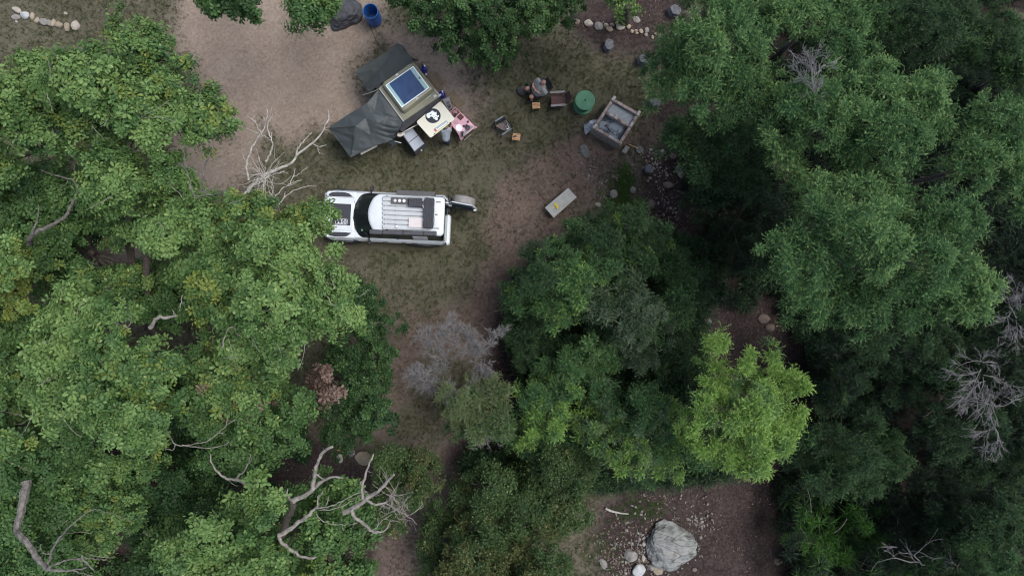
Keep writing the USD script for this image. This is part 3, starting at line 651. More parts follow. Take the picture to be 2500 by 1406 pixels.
shrub('olive yellowish shrub at the bottom edge left of the small grey stones', [([(1060, 1410), (1120, 1340), (1200, 1310), (1290, 1320), (1370, 1360), (1400, 1470), (1050, 1470)], 4.6, 3.2, .6)], SO)

FB = [('feather', 'feather_leaf', .55), ('feather', 'feather_leaf_bright', .45)]
FD = [('feather', 'feather_leaf_dark', .8), ('feather', 'feather_leaf', .2)]
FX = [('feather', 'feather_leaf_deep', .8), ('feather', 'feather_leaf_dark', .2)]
FG = [('feather', 'feather_leaf_gold', .86), ('feather', 'feather_leaf_bright', .14)]
FY = [('feather', 'feather_leaf_grey', .7), ('feather', 'feather_leaf', .3)]
FO = [('feather', 'feather_leaf_olive', .75), ('feather', 'feather_leaf', .25)]
feathery('olive green feathery tree with grey twigs, left of the other feathery trees', [([(1085, 985), (1120, 930), (1200, 905), (1268, 930), (1278, 990), (1240, 1050), (1175, 1080), (1110, 1050)], 5.2, 4.0, .54)], FO)
feathery('small upright green feathery tree right of the grey-twigged one', [([(1285, 920), (1330, 885), (1400, 898), (1408, 960), (1385, 1040), (1320, 1085), (1270, 1045)], 5.4, 4.0, .48)], [('feather', 'feather_leaf', .7), ('feather', 'feather_leaf_gold', .3)])
feathery('broad feathery tree with yellow tips beside the concrete bench', [([(1235, 690), (1280, 620), (1320, 590), (1340, 555), (1420, 540), (1480, 512), (1590, 500), (1612, 560), (1640, 640), (1690, 690), (1600, 700), (1520, 690), (1440, 740), (1400, 790), (1300, 780), (1245, 750)], 5.4, 3.4, .54)], [('feather', 'feather_leaf_dark', .45), ('feather', 'feather_leaf', .48), ('feather', 'feather_leaf_gold', .07)])
feathery('grey-green feathery tree beside the dark stream bed', [([(1440, 745), (1520, 690), (1590, 705), (1690, 720), (1660, 780), (1610, 860), (1560, 900), (1500, 880), (1445, 840)], 5.6, 4.0, .62)], FY[:1] + FD)
feathery('small green feathery sapling between the grey-green tree and the upright one', [([(1370, 855), (1400, 820), (1470, 835), (1530, 890), (1470, 945), (1405, 905)], 4.4, 3.4, .42)], FB)
feathery('tall bright yellow-green feathery tree over the gully', [([(1715, 840), (1752, 826), (1775, 860), (1788, 905), (1822, 860), (1842, 885), (1878, 832), (1918, 845), (1938, 890), (1955, 935), (1946, 990), (1936, 1055), (1928, 1095), (1885, 1160), (1800, 1135), (1730, 1130), (1665, 1070), (1660, 985), (1722, 930)], 8.6, 7.2, .42)], FG)
feathery('mid green feathery tree left of the tall yellow-green one', [([(1400, 990), (1480, 950), (1560, 965), (1640, 965), (1690, 1010), (1740, 1090), (1690, 1140), (1600, 1170), (1530, 1150), (1470, 1095), (1405, 1060)], 5.4, 4.0, .62)], [('feather', 'feather_leaf', .5), ('feather', 'feather_leaf_grey', .2), ('feather', 'feather_leaf_gold', .3)])
feathery('tall feathery tree at the top edge right of the stone row', [([(1620, 80), (1680, -70), (1960, -70), (1962, 60), (1965, 110), (1860, 100), (1872, 200), (1850, 320), (1800, 300), (1780, 220), (1740, 290), (1690, 300), (1640, 290), (1600, 260), (1590, 180), (1630, 130)], 9.4, 7.4, .62)], FB)
feathery('lower shaded feathery tree right of the brick fireplace', [([(1640, 290), (1740, 300), (1830, 310), (1890, 350), (1900, 420), (1820, 460), (1720, 440), (1650, 400)], 6.2, 4.6, .54)], FD)
feathery('tall feathery tree with bare grey twigs on its left flank', [([(2030, 110), (2060, 86), (2120, 100), (2150, 150), (2170, 210), (2240, 200), (2330, 260), (2335, 320), (2310, 360), (2230, 370), (2130, 380), (2050, 380), (1980, 400), (1870, 370), (1850, 280), (1880, 205), (1960, 220), (2000, 190), (2035, 170)], 10.4, 8.4, .62)], FB)
feathery('largest feathery tree in the middle of the right half', [([(1900, 420), (1990, 400), (2100, 380), (2170, 420), (2220, 480), (2300, 480), (2335, 505), (2370, 590), (2372, 640), (2405, 680), (2395, 735), (2330, 775), (2280, 785), (2180, 755), (2050, 775), (1960, 760), (1900, 700), (1892, 640), (1955, 560), (1910, 490)], 10.6, 8.0, .68)], FB)
feathery('feathery tree at the right edge above the middle', [([(2340, 390), (2380, 280), (2440, 270), (2570, 260), (2570, 560), (2450, 530), (2400, 470), (2330, 420)], 9.2, 7.6, .62)], FB)
feathery('darker feathery tree at the top edge in the upper right', [([(2100, -70), (2490, -70), (2480, 80), (2430, 160), (2330, 180), (2200, 120), (2110, 60)], 7.2, 5.4, .62)], FD)
feathery('narrow feathery crown at the top edge beside the tall one', [([(1975, -70), (2100, -70), (2150, 60), (2085, 82), (1990, 60)], 8.2, 7.0, .62)], FB)
feathery('shaded feathery tree at the right edge near the upper corner', [([(2440, 90), (2570, 70), (2570, 280), (2420, 260)], 7.0, 5.6, .54)], FD)
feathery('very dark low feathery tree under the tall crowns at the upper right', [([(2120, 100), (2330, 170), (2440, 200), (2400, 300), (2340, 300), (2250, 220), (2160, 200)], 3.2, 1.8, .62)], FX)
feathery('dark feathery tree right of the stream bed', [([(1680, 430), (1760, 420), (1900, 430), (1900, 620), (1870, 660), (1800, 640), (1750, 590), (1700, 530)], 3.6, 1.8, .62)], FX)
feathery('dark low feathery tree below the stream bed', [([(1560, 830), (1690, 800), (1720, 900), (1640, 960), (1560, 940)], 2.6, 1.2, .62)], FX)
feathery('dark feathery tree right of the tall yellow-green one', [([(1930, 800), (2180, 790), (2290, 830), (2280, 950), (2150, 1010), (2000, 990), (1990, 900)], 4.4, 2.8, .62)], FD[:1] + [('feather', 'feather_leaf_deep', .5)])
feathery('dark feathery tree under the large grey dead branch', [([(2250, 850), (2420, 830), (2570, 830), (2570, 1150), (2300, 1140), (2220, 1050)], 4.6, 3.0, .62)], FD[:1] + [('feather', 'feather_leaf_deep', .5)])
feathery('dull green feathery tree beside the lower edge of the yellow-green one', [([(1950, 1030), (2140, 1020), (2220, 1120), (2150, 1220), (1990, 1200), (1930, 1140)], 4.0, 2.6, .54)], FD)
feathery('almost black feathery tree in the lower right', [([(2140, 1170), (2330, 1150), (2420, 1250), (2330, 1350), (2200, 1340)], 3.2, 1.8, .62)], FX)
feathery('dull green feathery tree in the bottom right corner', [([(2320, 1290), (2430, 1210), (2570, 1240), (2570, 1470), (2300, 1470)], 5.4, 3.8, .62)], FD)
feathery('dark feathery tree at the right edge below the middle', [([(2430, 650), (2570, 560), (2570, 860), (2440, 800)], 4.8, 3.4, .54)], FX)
shrub('long-leaved dark plants in the lower right with fresh green shoots', [([(1915, 1200), (2100, 1230), (2180, 1330), (2240, 1470), (1960, 1470), (1920, 1330)], 1.6, .6, .6)], [('lily', 'lily_leaf', .5), ('lily', 'feather_leaf_deep', .5)], dens=40, under=.3)

# ------------------------------------------------------------------ bare limbs and dead bushes
def limb(T, lines, mat='dead_wood', name='dead_limb', seed=1, fuzz=0, fz=(.25, .012)):
    """Bare wood as the photograph shows it. lines: (points in photograph pixels, height, thick end, thin end)."""
    g = np.random.default_rng(seed); M = []
    for pts, z, r0, r1 in lines:
        n = max(6, 3 * len(pts)); z = np.broadcast_to(z, (2,)) if np.ndim(z) < 1 or len(np.atleast_1d(z)) == 1 else np.array(z)
        P = np.array([at(x, y, z[0] + (z[-1] - z[0]) * k / max(1, len(pts) - 1)) for k, (x, y) in enumerate(pts)])
        S = spline(P, n, int(g.integers(1e6)), .012); rr = np.linspace(r0, r1, n) * g.uniform(.85, 1.15, n); M.append(tube(S, rr, 7 if r0 > .03 else 5))
        for _ in range(int(fuzz * len(pts))):
            k = g.integers(1, n - 1); d = S[k] - S[k - 1]; twigs(S[k], d / np.linalg.norm(d) + g.normal(0, .6, 3), fz[0] * g.uniform(.4, 1.3), fz[1], 1, g, .5, 0, (1, 3), 4, 4, M)
    T.part(name, M, mat, smooth=45)
big, below, lefty, roundt, corner, limbt, reddish, topoak = OAKS[1], OAKS[2], OAKS[3], OAKS[6], OAKS[9], OAKS[11], OAKS[8], OAKS[15]
g_ = np.random.default_rng(77)
fan = []
for k in range(30):
    a = g_.uniform(0, 2 * math.pi); fan += twigs(at(646 + g_.normal(0, 6), 432 + g_.normal(0, 6), 6.9), [math.cos(a), math.sin(a) + .15, g_.uniform(-.2, .5)], g_.uniform(.3, .75), .011, 1, g_, .4, 0, (1, 3), 6, 4)
limb(big, [([(600, 485), (604, 466), (620, 450), (640, 432)], 6.6, .07, .055), ([(640, 432), (680, 412), (712, 397), (728, 376), (760, 352), (773, 342), (790, 315), (802, 285), (801, 268)], (6.9, 7.6), .048, .010), ([(724, 381), (725, 372), (736, 350), (762, 325)], 7.3, .020, .010), ([(765, 352), (780, 358), (796, 354)], 7.3, .015, .008),
     ([(607, 440), (602, 400), (610, 375), (625, 345), (640, 320), (652, 295), (651, 264)], (6.8, 7.8), .034, .009), ([(648, 395), (663, 365), (664, 345), (655, 315), (657, 295), (665, 277), (662, 264)], (6.9, 7.7), .026, .009), ([(710, 450), (712, 437), (722, 430), (750, 408)], 6.9, .013, .007),
     ([(665, 490), (680, 470), (712, 448), (737, 440)], 6.9, .016, .009), ([(680, 500), (710, 470), (740, 458), (774, 455)], 6.9, .014, .008), ([(640, 440), (660, 430), (695, 418)], 6.7, .028, .016), ([(648, 445), (645, 470), (653, 490)], 6.8, .016, .008), ([(667, 492), (664, 460), (668, 430)], 6.8, .012, .007), ([(640, 330), (625, 300), (622, 290)], 7.3, .010, .006), ([(655, 338), (630, 325), (600, 315)], 7.3, .009, .005)], fuzz=.4, seed=3, mat='pale_dead_wood')
big.part('twigs', fan, 'pale_dead_wood')
limb(big, [([(478, 486), (488, 470), (498, 448), (497, 430), (500, 400), (508, 385), (522, 358)], (7.6, 8.4), .035, .010), ([(497, 432), (480, 420), (455, 405), (448, 380), (450, 350)], 8, .018, .007), ([(478, 484), (466, 460), (462, 440), (450, 410)], 8, .022, .009), ([(475, 482), (500, 478), (540, 470), (570, 450)], 8, .020, .008), ([(500, 392), (525, 388), (560, 372)], 8.2, .010, .006), ([(485, 470), (520, 455), (545, 420)], 8, .010, .006)], mat='bark_grey', fuzz=.5, seed=4)
limb(big, [([(352, 800), (341, 725), (322, 640), (310, 553)], (2.0, 5.2), .15, .12), ([(392, 835), (380, 812), (366, 790), (360, 660), (355, 600)], (3.4, 5.4), .11, .09)], mat='bark', name='leaning_trunk')
limb(roundt, [([(366, 800), (374, 788), (386, 775), (410, 775), (440, 766), (476, 758)], (6.6, 7.4), .062, .018), ([(440, 766), (442, 742), (447, 720)], 7.2, .022, .010), ([(430, 770), (420, 757)], 7.2, .015, .01), ([(470, 760), (472, 750)], 7.4, .014, .009)], mat='pale_dead_wood', seed=5, fuzz=.2)
limb(roundt, [([(235, 778), (258, 792), (272, 812), (283, 826), (285, 850), (288, 880)], 9.0, .012, .022), ([(283, 822), (300, 806), (320, 785), (319, 764)], 9.2, .014, .008), ([(240, 875), (255, 892), (275, 897), (294, 885)], 9.4, .010, .018), ([(95, 940), (120, 927), (136, 918)], 9.2, .014, .010), ([(205, 925), (207, 940), (195, 950)], 9.2, .01, .007)], mat='bark_grey', seed=6)
limb(lefty, [([(82, 690), (76, 640), (73, 600), (72, 583)], (4.2, 6.6), .10, .075), ([(72, 583), (90, 567), (130, 547), (160, 527), (176, 500), (190, 472), (197, 458)], (6.6, 7.4), .068, .030), ([(188, 474), (180, 442), (150, 433), (100, 415)], 7.2, .028, .012), ([(72, 582), (85, 555), (92, 530), (94, 500)], 6.9, .030, .010), ([(178, 441), (182, 420), (180, 395)], 7.3, .010, .006), ([(165, 440), (155, 455), (148, 462)], 7.2, .010, .006)], mat='bark_grey', seed=7, fuzz=.25)
limb(lefty, [([(140, 650), (200, 685), (265, 742)], (4.6, 2.0), .09, .12), ([(222, 645), (240, 690), (262, 735)], (4.4, 2.2), .07, .11)], mat='bark', name='leaning_trunk')
limb(corner, [([(64, 1175), (58, 1215), (48, 1260), (40, 1292), (52, 1308), (78, 1342), (105, 1380), (116, 1390)], (7.6, 8.6), .115, .062), ([(112, 1388), (124, 1352), (140, 1320), (186, 1270), (222, 1245), (240, 1244)], (8.4, 9.0), .035, .008), ([(118, 1386), (160, 1368), (200, 1362), (258, 1367)], 8.6, .028, .008), ([(118, 1388), (170, 1392), (212, 1384)], 8.6, .042, .016), ([(180, 1392), (200, 1398), (240, 1408)], 8.6, .022, .010), ([(200, 1355), (215, 1378), (228, 1390)], 8.6, .026, .022), ([(128, 1352), (118, 1352), (102, 1350)], 8.5, .02, .012)], mat='bark_grey', seed=8, fuzz=.5)
limb(reddish, [([(405, 1048), (415, 1065), (428, 1085), (455, 1085), (500, 1078), (530, 1060), (548, 1042), (576, 1024)], 7.5, .016, .010), ([(445, 1086), (490, 1092), (530, 1090), (560, 1078)], 7.5, .018, .009), ([(428, 1085), (420, 1098), (405, 1095), (380, 1105)], 7.4, .014, .008)], seed=9, fuzz=.3)
limb(reddish, [([(514, 1107), (516, 1125), (528, 1150), (555, 1168), (580, 1172), (622, 1192)], 7.0, .020, .050), ([(575, 1170), (595, 1150), (605, 1135), (611, 1108)], 7.0, .028, .010), ([(545, 1160), (560, 1175), (582, 1185)], 7, .012, .007)], seed=10, fuzz=.3)
limb(below, [([(585, 820), (560, 800), (548, 825), (543, 850)], 9.2, .012, .020), ([(625, 795), (605, 790)], 9.3, .012, .008), ([(860, 780), (880, 774), (885, 771)], 8.6, .011, .007), ([(870, 725), (890, 715), (902, 706)], 8.6, .010, .006), ([(790, 715), (805, 735), (815, 748)], 9.5, .012, .008)], seed=11)
limb(limbt, [([(688, 1306), (700, 1272), (712, 1245), (715, 1222)], (7.0, 8.4), .10, .085)], mat='bark', name='dark_stem')
limb(limbt, [([(715, 1222), (745, 1208), (775, 1185), (800, 1168), (838, 1166)], 8.4, .075, .022), ([(714, 1222), (703, 1210), (702, 1194)], 8.5, .034, .016), ([(764, 1190), (768, 1160), (775, 1130), (787, 1105), (812, 1090)], (8.4, 9.0), .056, .032), ([(772, 1152), (784, 1165), (796, 1170)], 8.6, .03, .012),
     ([(680, 1306), (710, 1290), (735, 1270), (760, 1250), (774, 1236)], 8.5, .062, .034), ([(772, 1240), (790, 1240), (830, 1225), (880, 1202), (897, 1200)], 8.7, .018, .008), ([(774, 1238), (776, 1220), (789, 1197)], 8.7, .02, .009), ([(773, 1255), (780, 1265), (810, 1278), (850, 1280), (872, 1275)], 8.7, .013, .008), ([(780, 1245), (820, 1240), (870, 1215), (893, 1198)], 8.7, .012, .007),
     ([(680, 1304), (690, 1326), (715, 1345), (740, 1360), (771, 1358)], 8.4, .05, .028)], seed=12, fuzz=.35)
limb(limbt, [([(838, 1251), (865, 1238), (890, 1220), (920, 1200), (945, 1175), (962, 1158)], (8.4, 9.0), .070, .030), ([(885, 1218), (885, 1185), (895, 1150), (912, 1108)], 8.7, .038, .020), ([(895, 1220), (915, 1230), (935, 1228), (957, 1214)], 8.7, .034, .02), ([(858, 1243), (868, 1265), (885, 1275), (910, 1295), (922, 1300)], 8.6, .050, .036), ([(916, 1298), (940, 1293), (958, 1270), (976, 1274)], 8.7, .026, .008), ([(912, 1292), (935, 1270), (957, 1255)], 8.7, .012, .008), ([(942, 1228), (970, 1245), (1000, 1262), (1018, 1280)], 8.7, .022, .008), ([(990, 1258), (1012, 1250), (1034, 1233)], 8.7, .012, .007)], seed=13, fuzz=.5)
fan = []
for k in range(20):
    a = g_.uniform(0, 2 * math.pi); fan += twigs(at(957 + g_.normal(0, 5), 1210 + g_.normal(0, 6)  , 8.7), [math.cos(a) + .3, math.sin(a), g_.uniform(-.2, .4)], g_.uniform(.25, .55), .010, 1, g_, .4, 0, (1, 3), 5, 4)
for k in range(14):
    a = g_.uniform(0, 2 * math.pi); fan += twigs(at(978 + g_.normal(0, 12), 1245 + g_.normal(0, 9)  , 8.7), [math.cos(a) + .5, math.sin(a) * .6, .1], g_.uniform(.2, .45), .009, 1, g_, .4, 0, (1, 3), 5, 4)
limbt.part('twigs', fan, 'dead_wood')
limb(topoak, [([(1345, -5), (1372, 14), (1382, 34), (1412, 46)], (5.6, 4.4), .035, .02)], mat='bark_grey')
# thin bare shoots that stick out of the oak crowns
for k, T in enumerate((OAKS[0], OAKS[1], OAKS[2], OAKS[6], OAKS[7], OAKS[9])):
    polys = [(110, 190, 480, 340), (250, 420, 720, 600), (480, 640, 850, 880), (80, 760, 400, 1080), (0, 800, 200, 1150), (0, 1210, 330, 1380)][k]; z = (10.2, 9.9, 10.2, 10.2, 7.6, 6.8)[k]; B = []
    for j in range(8):
        p = at(g_.uniform(polys[0], polys[2]), g_.uniform(polys[1], polys[3]), z - .6); a = g_.uniform(0, 6.28); B.append(join(twigs(p, [math.cos(a), math.sin(a), .5], g_.uniform(.35, .8), .009, 1, g_, .35, 0, (0, 2), 8, 4, None, .6, .12)))
    T.part('bare_twig', B, 'dead_wood')
# dead bushes
def dead_bush(label, seeds, mat='dead_twig', z=2.5, L=1.2, r=.016, depth=3, spread=.5, droop=.03, kids=(3, 5), seed=5, base=None):
    g = np.random.default_rng(seed); b = on(*seeds[0][:2]) if base is None else base; T = Thing('dead_bush', label, 'dead bush', b)
    for k, (x, y, dx, dy, s) in enumerate(seeds):
        T.part('branch', join(twigs(at(x, y, z), [dx, -dy, .35], L * s, r * s, depth, g, spread, droop, kids, 6, 5)), mat)
    T.part('stem', tube([b - [0, 0, .05], (b + at(seeds[0][0], seeds[0][1], z)) / 2 + [.1, 0, 0], at(seeds[0][0], seeds[0][1], z)], [.05, .04, r * 1.2], 6), mat)
dead_bush('grey leafless bush at the edge of the bare path', [(1095, 885, -.8, -.5, 1), (1075, 900, -1, .3, 1), (1110, 860, -.3, -1, 1), (1130, 870, .8, -.7, 1), (1100, 915, -.3, 1, .8), (1150, 880, .8, .2, .9), (1190, 850, .5, -.8, .9), (1060, 860, -.6, -.8, .9), (1170, 840, -.3, -.8, .8), (1040, 900, -.8, .2, .8), (1060, 920, -.3, .9, .8), (1140, 920, .2, .9, .8), (1100, 830, .1, -1, .8)], z=3.6, L=.66, r=.013, depth=3, spread=.7, kids=(7, 11), seed=21)
dead_bush('grey bare twigs hanging below the olive green feathery tree', [(1185, 1055, -.3, 1, 1), (1175, 1050, -.8, .6, .8), (1195, 1055, .6, .8, .8), (1185, 1060, .1, .9, .7)], z=4.3, L=.45, r=.014, depth=3, spread=.55, kids=(3, 5), seed=22)
dead_bush('large pale grey leafless bush fanning out near the right edge', [(2436, 1075, -.25, -1, 2.2), (2425, 990, -.8, -.5, 1.3), (2405, 930, -.7, .15, 1.3), (2395, 905, -1, .3, 1.2), (2388, 890, .2, -.8, .8), (2400, 915, .8, .2, 1.2), (2425, 990, .6, .2, 1.2), (2430, 1040, -.7, .6, 1.1), (2385, 880, -1, .1, 1.1), (2385, 880, 1, .15, 1.1), (2400, 920, -.3, .8, 1.1), (2415, 960, -.2, 1, 1.1), (2420, 980, .3, 1, 1.1), (2437, 1060, .3, .9, .8), (2437, 1070, -.5, .8, .8), (2410, 940, .1, 1.0, 1.2), (2395, 900, -.6, .7, 1.2)], z=5.8, L=.66, r=.010, depth=3, spread=.34, droop=.06, kids=(3, 6), seed=23)
dead_bush('smaller pale grey leafless bush at the right edge above the large one', [(2480, 775, -.6, -.6, 1), (2490, 760, 0, -1, 1), (2500, 770, .6, -.4, 1), (2470, 760, -.9, .2, 1), (2485, 745, -.5, -.7, .8), (2480, 780, -.3, .7, .8)], z=5.2, L=.75, r=.010, depth=3, spread=.45, kids=(4, 7), seed=24)
dead_bush('pale arching dead stems among the dark plants at the lower right', [(2250, 1378, -.5, -.6, 1.6), (2245, 1372, -.8, -.35, 1.5), (2330, 1375, -.75, -.6, 1.4), (2335, 1380, -.9, -.4, 1.2), (2190, 1335, -1, -.2, .8)], z=3.2, L=.9, r=.018, depth=2, spread=.22, droop=.02, kids=(2, 4), seed=25)
tallt = FEATHERS['tall feathery tree with bare grey twigs on its left flank']
fan = []
for k in range(16):
    fan += twigs(at(1987 + g_.normal(0, 4), 262 - 7 * k, 9.3 + .09 * k), [g_.uniform(-1.0, .7), .6, .4], g_.uniform(.32, .55), .011, 2, g_, .5, 0, (4, 7), 5, 4)
tallt.part('dead_limb', [tube(ats([(2003, 325, 8.2), (1996, 270, 9.0), (1984, 215, 9.8), (1981, 160, 10.4)]), [.05, .042, .032, .012], 6)] + fan, 'dead_twig')
# scattered bare stems in the dark lower right
DS = Thing('dead_plant', 'thin pale dead stems standing among the long-leaved plants', 'dead plant', on(2050, 1290))
for a, b, z in (((2036, 1300), (2068, 1265), 1.6), ((1957, 1290), (1975, 1340), 1.4), ((2185, 1240), (2190, 1285), 1.8), ((2190, 1270), (2215, 1320), 1.8), ((1965, 1180), (1980, 1250), 1.4)):
    DS.part('stem', tube(spline(ats([a, ((a[0] + b[0]) / 2 + 5, (a[1] + b[1]) / 2), b], z), 8), [.008] * 8, 4), 'dead_wood')

# ------------------------------------------------------------------ the white off-road car
look('car_white', (0.55, 0.59, 0.62), 0.32, coat=0.4, col2=(0.49, 0.525, 0.55), scale=2.2)
look('car_glass', (0.009, 0.013, 0.014), 0.12, spec=0.4)
look('car_black', (0.020, 0.021, 0.025), 0.5, var=0.3, scale=8)
look('decal_black', (0.026, 0.028, 0.038), 0.45, var=0.2, scale=30)
look('rack_white', (0.40, 0.42, 0.44), 0.5, var=0.12, scale=4)
look('rack_shadow', (0.42, 0.44, 0.45), 0.6)
look('tyre_rubber', (0.022, 0.022, 0.022), 0.85, var=0.4, scale=20, bump=0.3)
look('dusty_rubber', (0.17, 0.16, 0.157), 0.85, col2=(0.23, 0.22, 0.215), scale=6, bump=0.25)
look('rim_grey', (0.10, 0.10, 0.10), 0.4, metal=0.7)
look('gear_black', (0.022, 0.025, 0.034), 0.6, var=0.4, scale=9)
look('gear_grey', (0.075, 0.075, 0.078), 0.7, var=0.3, scale=9)
look('awning_canvas', (0.065, 0.068, 0.078), 0.85, var=0.3, scale=12, bump=0.3)
look('tray_white', (0.52, 0.47, 0.47), 0.6, var=0.08, scale=5)
look('lettering_white', (0.58, 0.60, 0.63), 0.5)
look('sticker_yellow', (0.55, 0.45, 0.03), 0.5)
look('sticker_green', (0.16, 0.36, 0.22), 0.5)
look('steel', (0.45, 0.46, 0.47), 0.4, metal=0.6)
CAR0, CARA = np.array([-4.805, 2.645]), math.atan2(.047, -.9989)
def carw(m):
    if isinstance(m, list): return [carw(q) for q in m]
    v, f = vf(m); return rotz(v, CARA) + [CAR0[0], CAR0[1], tz(*CAR0)], f
def carpt(x, y, z): return carw((np.array([[x, y, z]]), np.zeros((0, 3), int)))[0][0]
def ring3(x0, x1, hw, z, rf, rr, bow=0.0):
    r = rrect(x0, x1, -hw, hw, (rf, rr, rr, rf), 7); e = []
    for i in range(len(r)):
        a, b = r[i], r[(i + 1) % len(r)]; n = 8 if i % 7 == 6 else 1
        e += [a + (b - a) * j / n for j in range(n)]
    r = np.array(e); k = np.clip((r[:, 0] - (x1 - 1.0)) / 1.0, 0, 1)
    r[:, 0] -= bow * k * (r[:, 1] / hw) ** 2
    return np.c_[r, np.full(len(r), z)]
CAR = Thing('off_road_car', 'white off-road car with a loaded roof rack and its rear door open', 'car', (*CAR0, 0))
body = loft([ring3(-2.28, 2.16, .86, .40, .34, .16, .06), ring3(-2.34, 2.28, .90, .52, .36, .18, .08), ring3(-2.38, 2.32, .935, .74, .40, .2, .08), ring3(-2.38, 2.31, .94, .90, .40, .2, .10),
             ring3(-2.38, 2.28, .92, 1.02, .40, .2, .12), ring3(-2.37, 2.24, .875, 1.12, .40, .2, .12), ring3(-2.36, 2.18, .845, 1.19, .38, .2, .12), ring3(-2.32, 2.10, .80, 1.215, .36, .2, .12)])
CAR.part('body', carw(body), 'car_white', smooth=35)
hood = loft([ring3(1.02, 2.02, .60, 1.20, .2, .05, .08), ring3(1.04, 2.00, .585, 1.245, .2, .05, .08), ring3(1.08, 1.94, .55, 1.26, .2, .05, .08)])
CAR.part('bonnet', carw(hood), 'car_white', smooth=35)
wing = lambda s: loft([ring3(.98, 2.12, .125, 1.195, .13, .04), ring3(1.0, 2.1, .115, 1.235, .13, .04), ring3(1.02, 2.06, .10, 1.249, .1, .04)])
for s in (-1, 1):
    v, f = wing(s); CAR.part('wing_top', carw((v + [0, s * .735, 0], f)), 'car_white', smooth=35)
cowl = loft([ring3(.72, 1.24, .84, 1.20, .1, .1, .2), ring3(.72, 1.20, .82, 1.238, .1, .1, .2)])
CAR.part('cowl', carw(cowl), 'car_white', smooth=30)
NORTH = lambda m: (m[0] + [0, -.03, 0] * (m[0][:, 2:] > 1.3), m[1])
glass = NORTH(loft([ring3(-2.33, 1.12, .815, 1.208, .16, .12, .30), ring3(-2.31, .84, .785, 1.45, .16, .12, .30), ring3(-2.27, .36, .70, 1.87, .16, .12, .28)]))
CAR.part('window_glass', carw(glass), 'car_glass', smooth=25)
roof = NORTH(loft([ring3(-2.36, .38, .70, 1.84, .18, .14, .28), ring3(-2.37, .40, .705, 1.87, .18, .14, .28), ring3(-2.35, .36, .69, 1.915, .18, .14, .28), ring3(-2.30, .28, .65, 1.94, .18, .14, .26), ring3(-2.1, .0, .42, 1.952, .2, .14, .2)]))
CAR.part('roof', carw(roof), 'car_white', smooth=35)
# bonnet decals, with the printed box of figures
CAR.part('bonnet_decal', carw(loft([ring3(1.16, 1.90, .395, 1.259, .03, .03, .0), ring3(1.16, 1.90, .395, 1.266, .03, .03, .0)])), 'decal_black')
for s in (-1, 1):
    q = np.array([[1.10, .665], [1.26, .79], [1.40, .82], [1.72, .825], [1.90, .80], [1.99, .74], [2.02, .68], [1.98, .655], [1.3, .655]]) * [1, s]
    CAR.part('wing_decal', carw(prism(q if s > 0 else q[::-1], 1.2495, 1.2565)), 'decal_black')
lt = meshkit.text_mesh('110', .135, .004, True); v = np.array(lt.vertices); v = rotz(v, math.pi); v += [1.62 + .16, .265 + .07, 1.2675]
fr = sg.Polygon(rrect(1.27, 1.67 + .05, .135 + .03, .37, .025)); fr = fr.difference(fr.buffer(-.014))
CAR.part('bonnet_lettering', carw((v + [-.12, 0, 0], np.array(lt.faces))), 'lettering_white')
CAR.part('lettering_frame', carw(prism(fr, 1.2675, 1.2715)), 'lettering_white')
# wheels, arches
for k, (x, y) in enumerate(((1.5, .89), (1.5, -.89), (-1.5, .89), (-1.5, -.89))):
    s = 1 if y > 0 else -1
    ty = lathe([(.24, -.11), (.33, -.13), (.385, -.115), (.405, -.07), (.405, .07), (.385, .115), (.33, .13), (.24, .11)], 28)
    def upright(m):
        v, f = m; v = np.stack([v[:, 0], v[:, 2] * s, v[:, 1]], 1); return v + [x, y, .405], f[:, ::-1] if s > 0 else f
    w = CAR.part('wheel', carw(upright(lathe([(.02, -.05), (.25, -.1), (.25, .1), (.05, .07)], 20))), 'car_black')
    CAR.part('tyre', carw(upright(ty)), 'tyre_rubber', smooth=40, under=w)
    sp = [place(box((.13, 0, .095), (.2, .05, .02), 0), (0, 0, 0), a) for a in np.arange(5) * 2 * math.pi / 5]
    CAR.part('rim', carw(upright(join(sp + [lathe([(0.0, .11), (.06, .11), (.06, .08)], 12), lathe([(.21, .10), (.25, .115), (.25, .09)], 20)]))), 'rim_grey', under=w)
    a = np.linspace(-.1, math.pi + .1, 15); ri, ro = .445, .535; L = []
    V = np.vstack([np.c_[x + rr * np.cos(a), np.full(15, yy), .405 + rr * np.sin(a)] for rr, yy in ((ri, s * .80), (ri, s * 1.0), (ro, s * .995), (ro + .03, s * .90))]); F = []
    for r_ in range(3):
        for j in range(14): F.append([r_ * 15 + j, r_ * 15 + j + 1, (r_ + 1) * 15 + j + 1, (r_ + 1) * 15 + j])
    CAR.part('wheel_arch', carw((V, np.array(F))), 'car_black')
CAR.part('sill', carw([box((0, .88, .43), (2.0, .09, .14), 0, .03), box((0, -.88, .43), (2.0, .07, .14), 0, .03)]), 'car_black')
CAR.part('front_bumper', carw(loft([ring3(2.0, 2.33, .80, .42, .2, .05, .1), ring3(2.0, 2.36, .86, .58, .25, .05, .1), ring3(2.0, 2.34, .84, .74, .25, .05, .1)])), 'car_black', smooth=30)
CAR.part('grille', carw(box((2.245, 0, 1.02), (.06, 1.0, .14), 0, .02)), 'car_black')
for s in (-1, 1):
    CAR.part('headlight', carw(box((2.13, s * .70, 1.03), (.16, .22, .16), 0, .04)), 'steel')
    m = Thing.part(CAR, 'wing_mirror', carw([box((.40, s * 1.00, 1.30), (.11, .20, .18), .30 * s, .035), box((.44, s * .88, 1.24), (.05, .14, .05), 0, .015)]), 'car_black')
CAR.part('wing_vent', carw(box((.98, .92, 1.02), (.16, .05, .12), 0, .01)), 'car_black')
for x in (-.12, -1.22): CAR.part('door_handle', carw([box((x, .925, 1.02), (.20, .03, .035), 0, .008)]), 'car_black')
